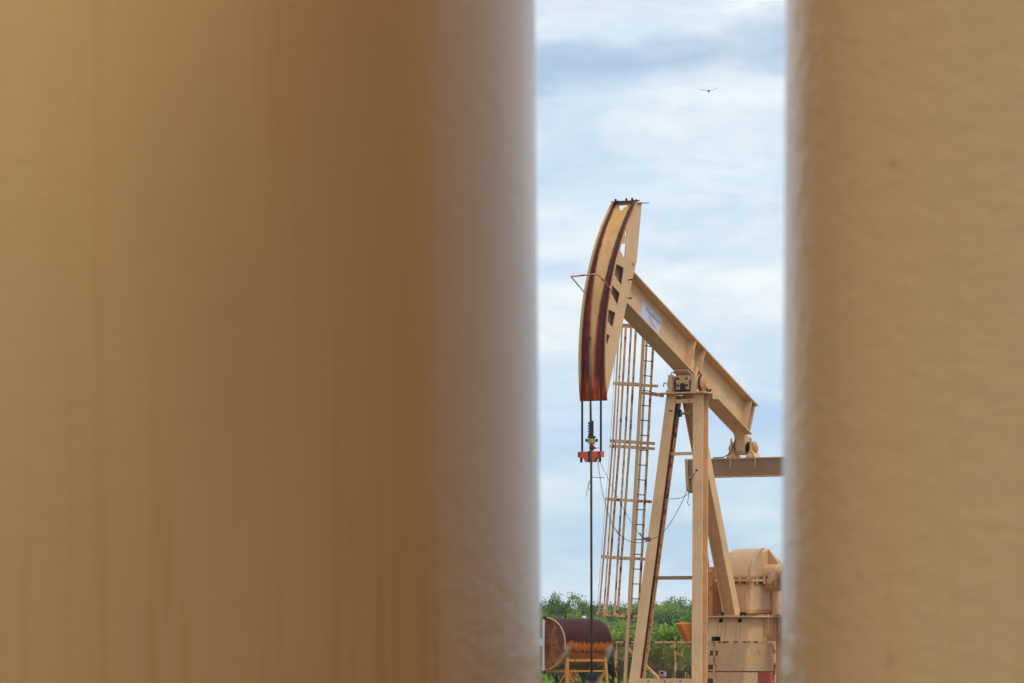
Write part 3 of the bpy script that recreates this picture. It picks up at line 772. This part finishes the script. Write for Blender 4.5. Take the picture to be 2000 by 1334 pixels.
# ================================================================== rusty fuel tank
def tank_shell_mat():
    m, nt, b = new_mat('rusted_fuel_tank')
    tc = N(nt, 'ShaderNodeTexCoord').outputs['Object']; sp = N(nt, 'ShaderNodeSeparateXYZ'); nt.links.new(tc, sp.inputs[0])
    x, z = sp.outputs[0], sp.outputs[2]
    big = noise(nt, tc, (1, .5, .5), 3.0, 5, .6); fine = noise(nt, tc, (1, 1, .4), 14, 5, .65); drip = noise(nt, tc, (1, 1, .12), 16, 4, .6)
    w = math_(nt, 'ADD', z, math_(nt, 'MULTIPLY', math_(nt, 'SUBTRACT', big, .5), .22))
    w = math_(nt, 'ADD', w, math_(nt, 'MULTIPLY', math_(nt, 'SUBTRACT', drip, .5), .26))
    pale = mixc(nt, ramp(nt, fine, .3, .7), (.42, .42, .33), (.33, .33, .24))
    ends = ramp(nt, math_(nt, 'ABSOLUTE', x), .48, .66, 0, 1)
    org = mixc(nt, ramp(nt, fine, .35, .65), (.55, .17, .02), (.33, .08, .012))
    och = mixc(nt, ramp(nt, big, .35, .65), (.38, .20, .05), (.42, .34, .2))
    mar = mixc(nt, ramp(nt, fine, .3, .7), (.060, .010, .006), (.038, .007, .004))
    olive = mixc(nt, ramp(nt, fine, .35, .65), (.22, .17, .06), (.15, .12, .05))
    c = mixc(nt, ramp(nt, w, -.42, -.34), olive, och)
    c = mixc(nt, ramp(nt, w, -.36, -.20), c, org)
    b2 = math_(nt, 'MULTIPLY', ramp(nt, w, -.21, -.175), ramp(nt, w, -.125, -.155)); c = mixc(nt, math_(nt, 'MULTIPLY', b2, .85), c, (.11, .022, .008))
    c = mixc(nt, math_(nt, 'MULTIPLY', ends, ramp(nt, w, -.02, -.10)), c, pale)
    c = mixc(nt, ramp(nt, w, -.02, .05), c, mar)
    c = mixc(nt, math_(nt, 'MULTIPLY', math_(nt, 'MULTIPLY', ramp(nt, x, .70, .78), ramp(nt, w, -.05, .15)), .75), c, (.55, .17, .05))
    nt.links.new(c, b.inputs['Base Color']); b.inputs['Roughness'].default_value = .7; b.inputs['Specular IOR Level'].default_value = .2
    bump(nt, b, fine, .3, .01); return m
def tank_end_mat():
    m, nt, b = new_mat('rusted_tank_end')
    tc = N(nt, 'ShaderNodeTexCoord').outputs['Object']; sp = N(nt, 'ShaderNodeSeparateXYZ'); nt.links.new(tc, sp.inputs[0])
    a = noise(nt, tc, (1, 1, .6), 4.5, 6, .7); f = noise(nt, tc, (1, 1, 1), 22, 4, .7, (2, 2, 2))
    c = mixc(nt, ramp(nt, a, .40, .60), (.13, .032, .01), (.40, .11, .015))
    c = mixc(nt, ramp(nt, f, .50, .66), c, (.07, .02, .01))
    low = ramp(nt, math_(nt, 'ADD', sp.outputs[2], math_(nt, 'MULTIPLY', a, .3)), .05, -.3, 0, .8)
    c = mixc(nt, math_(nt, 'MULTIPLY', low, ramp(nt, f, .62, .4)), c, (.45, .2, .04))
    nt.links.new(c, b.inputs['Base Color']); b.inputs['Roughness'].default_value = .65; return m
dT = 84.0; rT = 49.5/F*dT; TH = R_(43)
# local x = tank axis pointing right and away
ft = empty('fuel_tank', (ground_at(1114, dT), dT, 0), R_(90)-TH)
zT = CZ+(HY-1257)/F*dT; LTk = .70
tag(ft, 'rusty horizontal fuel tank on an orange angle-iron stand left of the polished rod', 'tank')
sh = MB(); sh.lathe([(rT, -LTk), (rT, LTk-.06), (rT*.985, LTk), (rT*.93, LTk+.06), (rT*.8, LTk+.10), (rT*.5, LTk+.13), (.02, LTk+.14)], (0, 0, 0), 'x', 64)
ob = sh.build('shell', tank_shell_mat(), ft, smooth=True); ob.location = (0, 0, zT)
e = MB(); e.lathe([(.02, -LTk-.025), (rT*.6, -LTk-.018), (rT*.95, -LTk+.012), (rT*.972, -LTk-.002)], (0, 0, 0), 'x', 64)
ob = e.build('end_cap', tank_end_mat(), ft, smooth=True); ob.location = (0, 0, zT)
e = MB(); ring = [(-LTk-.035+.0, (rT+.006)*math.cos(t), (rT+.006)*math.sin(t)) for t in [2*math.pi*k/48 for k in range(49)]]
e.tube(ring, .014, 6, False); ob = e.build('end_rim', M['rusty2'], ft, smooth='all'); ob.location = (0, 0, zT)
MB().tube([(-LTk-.09, .02, zT-rT-.03), (-LTk-.09, .02, zT+rT-.02)], .026, 10).build('sight_pipe', M['white'], ft)
MB().lathe([(.04, zT+rT-.018), (.055, zT+rT+.01), (.05, zT+rT+.03), (.02, zT+rT+.035)], (-LTk-.09, .02, 0), 'z', 14).build('pipe_cap', M['black'], ft)
MB().tube([(-LTk-.09, .02, zT-rT-.1), (-LTk-.09, .02, zT-rT-.03)], .04, 8).build('drain_valve', M['dark'], ft)
MB().prism([(-.02+.10, zT-.05), (.22, zT-.06), (.24, zT+.03), (.2, zT+.1), (.12, zT+.11), (.08, zT+.05)], 'x', -LTk-.06, -LTk-.045).build('placard', M['white'], ft)
MB().tube([(-.18, 0, zT+rT-.01), (-.14, 0, zT+rT+.06)], .02, 8).build('filler_neck', M['dark'], ft)
mb = MB(); mb.lathe([(.05, zT+rT-.01), (.05, zT+rT+.02), (.02, zT+rT+.05)], (.42, 0, 0), 'z', 14); mb.build('vent_cap', M['white'], ft)
sd = MB(); ys = rT*.82; zsd = zT-rT*.66
fr = empty('stand', (0, 0, 0), 0, ft)
for y in (-ys, ys): MB().bar((-LTk+.1, y, zsd), (LTk-.1, y, zsd), (0, 1, 0), .035, .05).build('side_rail', M['yellow'], fr)
for x in (-LTk+.12, LTk-.12):
    MB().bar((x, -ys, zsd-.22), (x, ys, zsd-.22), (1, 0, 0), .04, .04).build('cross_rail', M['yellow'], fr)
    MB().bar((x, -ys-.0, zsd), (x, 0, zT-rT-.01), (1, 0, 0), .04, .03).build('saddle', M['yellow'], fr)
    MB().bar((x, ys, zsd), (x, 0, zT-rT-.01), (1, 0, 0), .04, .03).build('saddle', M['yellow'], fr)
    for q in (-1, 1):
        MB().bar((x, q*ys, zsd+.06), (x+.06*(1 if x > 0 else -1), q*(ys+.10), 0), (1, 0, 0), .07, .05).build('leg', M['yellow'], fr)
        MB().bar((x, q*(ys+.02), zsd-.2), (x-.35*(1 if x > 0 else -1), q*(ys-.02), zsd-.75), (0, 1, 0), .03, .035).build('brace', M['yellow'], fr)
        MB().bar((x, q*(ys+.02), zsd-.2), (x, q*(ys-.45), zsd-.8), (1, 0, 0), .03, .035).build('brace', M['yellow'], fr)
MB().bar((-LTk+.1, -ys, zsd-.22), (LTk-.1, -ys, zsd-.22), (0, 1, 0), .035, .035).build('side_rail', M['yellow'], fr)

# ================================================================== vulture
bd = 400.0; bc = wpt(1384, 176, bd); s = bd/F
prof = [(-18.5, 1.2, .35), (-14, .6, 1.3), (-8, -.3, 2.0), (-3, -.9, 2.4), (-1.5, -1.2, 2.6)]
def wing(pts):
    mb = []
    vs, fs = [], []
    for (x, z, c) in pts:
        vs += [Vector((x, -c*1.8, z-c*.12)), Vector((x, c*1.8, z+c*.05)), Vector((x, 0, z+.5))]
    for i in range(len(pts)-1):
        a = 3*i
        fs += [(a, a+3, a+5, a+2), (a+2, a+5, a+4, a+1), (a+1, a+4, a+3, a)]
    fs += [(0, 2, 1), (3*len(pts)-3, 3*len(pts)-2, 3*len(pts)-1)]
    return vs, fs
left = [(-19, .9, .3), (-15, .5, .8), (-8, -.2, 1.3), (-3, -.7, 1.8), (0, -1, 2)]
right = [(0, -1, 2), (3, -.6, 1.8), (8, .5, 1.3), (13, 1.5, .8), (15, 2.6, .6), (17, 3.8, .35)]
mb = MB()
for w_ in (left, right):
    vs, fs = wing(w_); mb.add([v*s for v in vs], fs)
mb.tube([Vector((0, -7, -1.0))*s, Vector((.3, -4, -1.6))*s, Vector((.3, 0, -1.9))*s, Vector((.2, 4, -1.6))*s, Vector((0, 7.5, -.9))*s, Vector((0, 9, -.8))*s], [.5*s, 1.3*s, 2.0*s, 1.4*s, 1.0*s, .4*s], 10)
mb.tube([Vector((0, -6.5, -1.0))*s, Vector((0, -8.5, -1.4))*s], [.9*s, .4*s], 8)
bird = mb.build('bird', plain('black_feathers', (.012, .012, .016), .8), None, smooth=True); bird.location = bc; bird.scale = (1, 1, 1.15)
tag(bird, 'dark vulture soaring with spread wings in the cloudy sky', 'bird')

# ================================================================== big storage tanks in the foreground
def big_tank_mat(name, base, seed, streak, rip=.2):
    m, nt, b = new_mat(name)
    tc = N(nt, 'ShaderNodeTexCoord').outputs['Object']
    sp = N(nt, 'ShaderNodeSeparateXYZ'); nt.links.new(tc, sp.inputs[0])
    L = (seed, seed*2, 0)
    mo = noise(nt, tc, (1, 1, .3), 1.3, 4, .5, L)
    s1 = noise(nt, tc, (1, 1, .018), 26, 5, .7, L)
    s2 = noise(nt, tc, (1, 1, .03), 42, 3, .5, (seed*3, 1, 0))
    lo = ramp(nt, math_(nt, 'ADD', sp.outputs[2], math_(nt, 'MULTIPLY', mo, .8)), 1.8, 3.4, 1, .35)
    c = mixc(nt, ramp(nt, mo, .35, .7), base, tuple(v*.88 for v in base))
    sm = math_(nt, 'MULTIPLY', ramp(nt, s1, .50, .70, 0, streak), lo)
    c = mixc(nt, sm, c, (base[0]*.82, base[1]*.62, base[2]*.36))
    sm2 = math_(nt, 'MULTIPLY', ramp(nt, s2, .56, .72, 0, streak*.7), lo)
    c = mixc(nt, sm2, c, (base[0]*.78, base[1]*.62, base[2]*.45))
    sp2 = noise(nt, tc, (1, 1, 1), 9, 2, .5, (seed, 5, 2)); c = mixc(nt, ramp(nt, sp2, .74, .80, 0, .35), c, tuple(v*.6 for v in base))
    nt.links.new(c, b.inputs['Base Color'])
    b.inputs['Roughness'].default_value = .20; b.inputs['IOR'].default_value = 1.24; b.inputs['Specular Tint'].default_value = (1, .88, .76, 1)
    h1 = noise(nt, tc, (1, 1, 2.4), 11, 3, .55, L, .4); h2 = noise(nt, tc, (1, 1, 1), 60, 3, .5, L)
    bump(nt, b, math_(nt, 'ADD', h1, math_(nt, 'MULTIPLY', h2, .25)), rip, .014)
    return m
TR = 1.83
def storage_tank(cx, cy, lean, mat, label):
    # lean is about the eye-height point, so the wall stays where it is seen
    t = empty('storage_tank', (cx, cy, 0)); t.rotation_euler = (0, lean, 0)
    tag(t, label, 'tank')
    sh = MB(); sh.lathe([(TR, .02), (TR, 4.87)], (0, 0, 0), 'z', 360); sh.build('shell', mat, t, smooth=True)
    rf = MB(); rf.lathe([(TR+.03, 4.872), (TR+.03, 4.93), (TR*.5, 5.18), (.25, 5.30)], (0, 0, 0), 'z', 96); rf.build('roof', mat, t, smooth=True)
    MB().lathe([(TR+.04, 0), (TR+.04, .018)], (0, 0, 0), 'z', 96).build('bottom_rim', mat, t)
    h = MB(); h.lathe([(.26, 5.302), (.26, 5.36), (.30, 5.362), (.30, 5.40), (.1, 5.42)], (0, 0, 0), 'z', 32); h.build('roof_hatch', M['paint'], t, smooth=True)
    return t
dl, dr = 8.6, 7.25
def edge_x(px, d): return (px-1000)/F*d
# wall edge passes px(top), px(bottom); heights at those rows
def place(px_top, px_bot, d, side):
    zt_, zb_ = CZ+HY/F*d, CZ+(HY-1334)/F*d
    xt_, xb_ = edge_x(px_top, d), edge_x(px_bot, d)
    slope = (xt_-xb_)/(zt_-zb_)
    x_at0 = xb_-slope*zb_
    return x_at0, math.atan(slope)
m1 = big_tank_mat('tan_tank_wall', (.64, .385, .165), 1.0, .6, .11)
m2 = big_tank_mat('tan_tank_wall_smoother', (.76, .49, .235), 5.3, .25, .36)
x0_, ln = place(1045, 1057.5, dl, -1)
storage_tank(x0_-TR/math.cos(ln), dl, ln, m1, 'huge blurred tan storage tank filling the left half, with faint vertical drip streaks')
x0_, ln = place(1539, 1530, dr, 1)
storage_tank(x0_+TR/math.cos(ln), dr, ln, m2, 'blurred tan storage tank at the right edge, with smooth rippled paint')

# ================================================================== ground
def ground_mat():
    m, nt, b = new_mat('dry_ground')
    tc = N(nt, 'ShaderNodeTexCoord').outputs['Object']
    a = noise(nt, tc, (1, 1, 1), .12, 6, .6); f = noise(nt, tc, (1, 1, 1), 3, 5, .65)
    c = mixc(nt, ramp(nt, f, .3, .7), (.15, .125, .075), (.10, .09, .05))
    g = mixc(nt, ramp(nt, f, .3, .7), (.09, .12, .03), (.15, .14, .06))
    sp = N(nt, 'ShaderNodeSeparateXYZ'); nt.links.new(tc, sp.inputs[0])
    c = mixc(nt, ramp(nt, math_(nt, 'ADD', sp.outputs[1], math_(nt, 'MULTIPLY', a, 12)), 102, 108), c, g)
    nt.links.new(c, b.inputs['Base Color']); b.inputs['Roughness'].default_value = .95
    bump(nt, b, f, .5, .05); return m
gm = MB(); gm.add([(-2500, -2500, 0), (2500, -2500, 0), (2500, 3500, 0), (-2500, 3500, 0)], [(0, 1, 2, 3)])
tag(gm.build('ground', ground_mat()), kind='structure')

# ================================================================== trees and brush
def leaf_mat(name, c1, c2, c3):
    m, nt, b = new_mat(name)
    oi = N(nt, 'ShaderNodeObjectInfo').outputs['Random']
    tc = N(nt, 'ShaderNodeNewGeometry').outputs['Position']
    n1 = noise(nt, tc, (1, 1, 1), .9, 4, .6); n2 = noise(nt, tc, (1, 1, 1), 7, 2, .6)
    c = mixc(nt, ramp(nt, n1, .35, .65), c1, c2)
    c = mixc(nt, ramp(nt, n2, .4, .75, 0, .7), c, c3)
    hs = N(nt, 'ShaderNodeHueSaturation'); nt.links.new(c, hs.inputs['Color'])
    nt.links.new(math_(nt, 'ADD', math_(nt, 'MULTIPLY', oi, .03), .485), hs.inputs['Hue'])
    nt.links.new(math_(nt, 'ADD', math_(nt, 'MULTIPLY', oi, .5), .75), hs.inputs['Value'])
    nt.links.new(hs.outputs[0], b.inputs['Base Color']); b.inputs['Roughness'].default_value = .6
    tr = N(nt, 'ShaderNodeBsdfTranslucent'); nt.links.new(hs.outputs[0], tr.inputs['Color'])
    mx = N(nt, 'ShaderNodeMixShader'); mx.inputs[0].default_value = .35
    out = nt.nodes['Material Output']
    nt.links.new(b.outputs[0], mx.inputs[1]); nt.links.new(tr.outputs[0], mx.inputs[2]); nt.links.new(mx.outputs[0], out.inputs[0])
    return m
LM = [leaf_mat('mesquite_leaves', (.13, .235, .045), (.20, .31, .055), (.075, .14, .04)),
      leaf_mat('bright_leaves', (.26, .38, .045), (.34, .45, .06), (.15, .24, .04)),
      leaf_mat('grey_green_leaves', (.17, .22, .11), (.22, .27, .12), (.11, .155, .09))]
BARK = plain('grey_brown_bark', (.10, .08, .065), .9)

def make_tree(name, h, w, seed, leaf, base=.25, nclump=48, loose=.5, lsize=.11):
    rnd = random.Random(seed)
    tr = MB(); clumps = []
    def branch(p, d, L, r, lev):
        n = 4; pts = [p]; q = Vector(p); dd = Vector(d)
        for i in range(n):
            dd = (dd+Vector((rnd.uniform(-.25, .25), rnd.uniform(-.25, .25), rnd.uniform(-.05, .18)))).normalized()
            q = q+dd*L/n; pts.append(q.copy())
        tr.tube(pts, [r*(1-.17*i) for i in range(n+1)], 6 if lev < 2 else 4)
        if lev >= 2: clumps.append(pts[-1]); clumps.append(pts[2]); return
        for k in range(rnd.randint(3, 4)):
            j = rnd.randint(2, n); a = rnd.uniform(0, 6.28)
            nd = (dd*.6+Vector((math.cos(a), math.sin(a), rnd.uniform(.0, .6)))*.9).normalized()
            branch(pts[j], nd, L*rnd.uniform(.55, .8), r*.5, lev+1)
    for k in range(rnd.randint(2, 4)):
        a = rnd.uniform(0, 6.28)
        branch(Vector((rnd.uniform(-.1, .1), rnd.uniform(-.1, .1), 0)), Vector((math.cos(a)*.45, math.sin(a)*.45, 1)).normalized(), h*.42, .045*h**.5, 0)
    # fit height/width
    mz = max(c.z for c in clumps); mr = max(math.hypot(c.x, c.y) for c in clumps)
    fz, fr_ = (h*.90)/mz, (w*.42)/mr
    def fit(v): return Vector((v[0]*fr_, v[1]*fr_, v[2]*fz))
    tr.v = [tuple(fit(v)) for v in tr.v]; clumps = [fit(c) for c in clumps]
    while len(clumps) < nclump:
        a = rnd.uniform(0, 6.28); rr = math.sqrt(rnd.random())*w*.45; zz = rnd.uniform(base, .85)*h*(1-.35*(rr/(w*.5))**2)
        clumps.append(Vector((rr*math.cos(a), rr*math.sin(a), zz)))
    lf = MB()
    for c in clumps:
        if c.z < base*h*.8: continue
        cr = rnd.uniform(.24, .5)*w*.22
        for k in range(int(rnd.uniform(110, 190)*(1-loose*.5))):
            v = Vector((rnd.gauss(0, .5), rnd.gauss(0, .5), rnd.gauss(0, .38)))*cr
            p = c+v; s_ = lsize*rnd.uniform(.6, 1.3)
            if p.z < .05: p.z = .05+rnd.random()*.2
            d = Vector((rnd.gauss(0, 1), rnd.gauss(0, 1), rnd.gauss(.4, 1))).normalized(); u = d.orthogonal().normalized(); b = d.cross(u)
            o = len(lf.v); lf.v += [tuple(p+u*s_), tuple(p+b*s_*.5), tuple(p-u*s_), tuple(p-b*s_*.5)]; lf.f.append((o, o+1, o+2, o+3))
    root = empty(name)
    tr.build('trunk', BARK, root, smooth=True)
    me = bpy.data.meshes.new('crown'); me.from_pydata(lf.v, [], lf.f); me.materials.append(LM[leaf])
    o = bpy.data.objects.new('crown', me); col.objects.link(o); o.parent = root
    return root
def copy_tree(o):
    c = o.copy(); col.objects.link(c)
    for ch in o.children:
        d = ch.copy(); col.objects.link(d); d.parent = c
    return c
protos = {}
for key, args in {'tall': ('mesquite_tree', 4.6, 4.2, 11, 0, .35, 70, .35, .07), 'tall2': ('mesquite_tree', 4.5, 5.0, 12, 0, .25, 84, .0, .075),
                  'mid': ('mesquite_tree', 3.8, 4.2, 13, 0, .12, 86, .0, .075), 'mid2': ('mesquite_tree', 3.8, 4.0, 14, 1, .12, 86, .0, .075),
                  'grey': ('huisache_tree', 3.6, 3.8, 15, 2, .12, 80, .1, .07), 'bush': ('brush_bush', 2.5, 3.4, 16, 1, .02, 90, .0, .075),
                  'bush2': ('brush_bush', 2.4, 3.2, 17, 2, .02, 86, .0, .07)}.items():
    protos[key] = [make_tree(*args), False]
def put(key, px, d, scale=1.0, label=None, group=None, cat='tree', rz=None):
    p = protos[key]
    if not p[1]: o = p[0]; p[1] = True
    else: o = copy_tree(p[0])
    o.location = (ground_at(px, d), d, 0); o.rotation_euler = (0, 0, random.uniform(0, 6.28) if rz is None else rz)
    o.scale = (scale, scale, scale*random.uniform(.97, 1.03))
    tag(o, label, cat, group)
    return o
GA = 'trees along the far tree line'; GB = 'trees in the middle of the thicket'; GC = 'bushes at the front of the thicket'
put('tall', 1085, 236, 1.06, 'tall loose-crowned tree standing highest at the left end of the tree line', GA)
put('tall2', 1165, 242, .97, 'rounded tree on the tree line just right of the polished rod', GA)
put('tall2', 1318, 238, 1.0, 'tree rising on the skyline between the two front legs of the pumpjack', GA)
rest = [('tall2', 1060, 258, .96), ('tall2', 1110, 262, .98), ('tall', 1135, 250, .96), ('mid', 1125, 236, 1.0), ('tall2', 1200, 256, .98), ('tall', 1225, 246, .95), ('tall2', 1245, 262, 1.0), ('mid', 1215, 236, 1.05),
        ('tall', 1278, 254, .97), ('tall2', 1295, 262, .98), ('mid', 1270, 238, 1.03), ('tall', 1345, 248, 1.0), ('tall2', 1365, 260, 1.0), ('mid', 1385, 240, 1.08), ('tall2', 1415, 258, 1.0),
        ('tall', 1445, 248, .98), ('tall2', 1480, 256, 1.0), ('tall2', 1525, 250, 1.0), ('tall2', 1020, 250, .98), ('tall', 1570, 255, 1.0), ('tall2', 975, 258, .98)]
for k, px, d, s_ in rest: put(k, px, d, s_, 'dark green tree in the hazy far tree line', GA)
mids = [('mid', 1075, 196, .86), ('mid2', 1110, 205, .90), ('grey', 1090, 214, .98), ('mid2', 1148, 190, .80), ('mid', 1165, 208, .93), ('grey', 1190, 192, .85), ('mid', 1210, 206, .92), ('mid2', 1235, 188, .76), ('grey', 1262, 204, .96),
        ('mid', 1290, 196, .88), ('mid2', 1315, 208, 1.0), ('mid', 1338, 194, .88), ('grey', 1352, 206, .98), ('mid', 1380, 198, .92), ('mid2', 1410, 206, .95), ('mid', 1440, 196, .88), ('mid', 1480, 202, .9), ('mid', 1520, 198, .9), ('mid', 1035, 200, .88), ('grey', 1000, 205, .9)]
labs = {'mid': 'dense mid green tree in the middle of the thicket', 'mid2': 'bright green tree in the middle of the thicket', 'grey': 'grey-green loose tree in the middle of the thicket'}
for k, px, d, s_ in mids: put(k, px, d, s_, labs[k], GB+{'mid': ', mid green', 'mid2': ', bright green', 'grey': ', grey green'}[k])
fr_ = [('bush', 1078, 160), ('bush2', 1112, 150), ('bush', 1140, 168), ('bush', 1170, 146), ('bush2', 1195, 164), ('bush', 1222, 150), ('bush2', 1250, 166), ('bush', 1278, 148), ('bush', 1305, 162), ('bush2', 1330, 150),
       ('bush', 1352, 166), ('bush2', 1380, 152), ('bush', 1410, 162), ('bush', 1450, 152), ('bush2', 1490, 160), ('bush', 1530, 152), ('bush', 1040, 155),
       ('bush', 1095, 176), ('bush', 1160, 180), ('bush2', 1225, 178), ('bush', 1265, 182), ('bush', 1325, 178), ('bush2', 1370, 180), ('bush', 1430, 178),
       ('bush', 1085, 136), ('bush2', 1140, 134), ('bush', 1200, 135), ('bush', 1245, 136), ('bush', 1300, 134), ('bush2', 1345, 136)]
lb = {'bush': 'bright green leafy bush at the front of the thicket', 'bush2': 'dull green bush at the front of the thicket'}
for k, px, d in fr_: put(k, px, d, random.uniform(.82, 1.02), lb[k], GC+(', bright' if k == 'bush' else ', dull'), 'bush')
for p in protos.values():
    if not p[1]:
        for ch in list(p[0].children): bpy.data.objects.remove(ch)
        bpy.data.objects.remove(p[0])
# low weeds over the ground among the trees
rnd = random.Random(3); gr = MB()
for i in range(26000):
    d = rnd.uniform(110, 270); px = rnd.uniform(960, 1600); x = ground_at(px, d); h = rnd.uniform(.15, .55)
    a = rnd.uniform(0, 6.28); u = Vector((math.cos(a), math.sin(a), 0))*rnd.uniform(.05, .14); t = Vector((rnd.gauss(0, .1), rnd.gauss(0, .1), h)); p = Vector((x, d, 0))
    o = len(gr.v); gr.v += [tuple(p-u), tuple(p+u), tuple(p+u*.5+t), tuple(p-u*.5+t)]; gr.f.append((o, o+1, o+2, o+3))
me = bpy.data.meshes.new('grass'); me.from_pydata(gr.v, [], gr.f); me.materials.append(LM[1])
o = bpy.data.objects.new('grass', me); col.objects.link(o); tag(o, 'tall green weeds between the bushes', 'grass', kind='stuff')

# ================================================================== thin air haze over the whole place
hz, nt, b = new_mat('thin_haze'); nt.nodes.remove(b)
pv = N(nt, 'ShaderNodeVolumePrincipled'); pv.inputs['Color'].default_value = (.86, .92, 1, 1); pv.inputs['Density'].default_value = .00022; pv.inputs['Anisotropy'].default_value = .2
nt.links.new(pv.outputs[0], nt.nodes['Material Output'].inputs['Volume'])
hb = MB(); hb.box(-60, 140, -40, 420, -1, 70); ho_ = hb.build('haze', hz); tag(ho_, 'thin pale haze softening the far trees', 'haze', kind='stuff')

# ================================================================== sky
w = bpy.data.worlds.new('World'); sc.world = w; w.use_nodes = True
nt = w.node_tree; bg = nt.nodes['Background']
SUN_EL, SUN_ROT = R_(56), R_(112)
sky = N(nt, 'ShaderNodeTexSky'); sky.sky_type = 'NISHITA'; sky.sun_disc = False; sky.sun_elevation = SUN_EL; sky.sun_rotation = SUN_ROT; sky.dust_density = 2.0
tc = N(nt, 'ShaderNodeTexCoord').outputs['Generated']
sp = N(nt, 'ShaderNodeSeparateXYZ'); nt.links.new(tc, sp.inputs[0])
el = sp.outputs[2]
n1 = noise(nt, tc, (1, 1, 2.6), 11, 6, .55, (3.1, .7, .2)); n2 = noise(nt, tc, (1, 1, 2.2), 42, 6, .6, (1.4, .3, .8)); n3 = noise(nt, tc, (1, 1, 3.0), 24, 5, .55, (9, 4, 2), .3)
e2 = math_(nt, 'ADD', el, math_(nt, 'MULTIPLY', math_(nt, 'SUBTRACT', n1, .5), .028))
e2 = math_(nt, 'ADD', e2, math_(nt, 'MULTIPLY', math_(nt, 'SUBTRACT', n2, .5), .012))
e2 = math_(nt, 'ADD', e2, math_(nt, 'MULTIPLY', sp.outputs[0], -.13))     # bands slope gently across
e2 = math_(nt, 'ADD', e2, .0055)
cr = N(nt, 'ShaderNodeValToRGB')
stops = [(1260, (200, 216, 232)), (1150, (200, 219, 238)), (1050, (190, 215, 236)), (960, (204, 224, 241)), (890, (196, 218, 240)), (800, (186, 212, 241)), (700, (210, 227, 244)), (600, (226, 236, 247)),
         (500, (222, 235, 247)), (440, (205, 223, 243)), (365, (222, 236, 249)), (290, (202, 221, 241)), (235, (216, 231, 245)), (195, (207, 223, 241)), (150, (176, 198, 226)), (105, (190, 208, 232)), (60, (224, 236, 248)), (0, (212, 226, 242)), (-300, (228, 236, 245))]
def s2l(v): v /= 255; return v/12.92 if v <= .04045 else ((v+.055)/1.055)**2.4
els = cr.color_ramp.elements; cr.color_ramp.interpolation = 'LINEAR'
MX = .22
for i, (py, c) in enumerate(stops):
    pos = max(0, (HY-py)/F)/MX; cc_ = tuple(s2l(v) for v in c)+(1,)
    if i < 2: e_ = els[i]; e_.position = pos
    else: e_ = els.new(pos)
    e_.color = cc_
nt.links.new(math_(nt, 'DIVIDE', e2, MX), cr.inputs[0])
sat = mixc(nt, ramp(nt, n3, .35, .7), (.86, .905, .92), (1.20, 1.10, .99))
mul = N(nt, 'ShaderNodeMix', data_type='RGBA', blend_type='MULTIPLY'); mul.inputs[0].default_value = 1
nt.links.new(cr.outputs[0], mul.inputs[6]); nt.links.new(sat, mul.inputs[7])
sc10 = N(nt, 'ShaderNodeVectorMath', operation='SCALE'); sc10.inputs['Scale'].default_value = 10.8; nt.links.new(mul.outputs[2], sc10.inputs[0])
mixs = mixc(nt, .90, sky.outputs[0], sc10.outputs[0])
nt.links.new(mixs, bg.inputs['Color']); bg.inputs['Strength'].default_value = .11

sun = bpy.data.lights.new('sun', 'SUN'); sun.energy = 1.45; sun.angle = R_(16); sun.color = (1, .97, .92)
so = bpy.data.objects.new('sun', sun); col.objects.link(so)
# light arrives from the right, a little behind the camera, through thin cloud
az = R_(112); dv = Vector((math.sin(az)*math.cos(SUN_EL), math.cos(az)*math.cos(SUN_EL), math.sin(SUN_EL)))
so.rotation_euler = dv.to_track_quat('Z', 'Y').to_euler(); so.location = (0, 0, 30)

# ================================================================== camera
cam = bpy.data.cameras.new('camera'); co = bpy.data.objects.new('camera', cam); col.objects.link(co)
co.location = (0, 0, CZ); co.rotation_euler = (R_(90), 0, 0)
cam.sensor_width = 36; cam.lens = F/2000*36; cam.shift_y = (HY-667)/2000; cam.clip_end = 6000; cam.clip_start = .1
cam.dof.use_dof = True; cam.dof.focus_distance = 79; cam.dof.aperture_fstop = 9
sc.camera = co
sc.view_settings.view_transform = 'Standard'; sc.view_settings.look = 'None'; sc.view_settings.exposure = 0; sc.view_settings.gamma = 1
sc.cycles.max_bounces = 8; sc.cycles.use_denoising = True
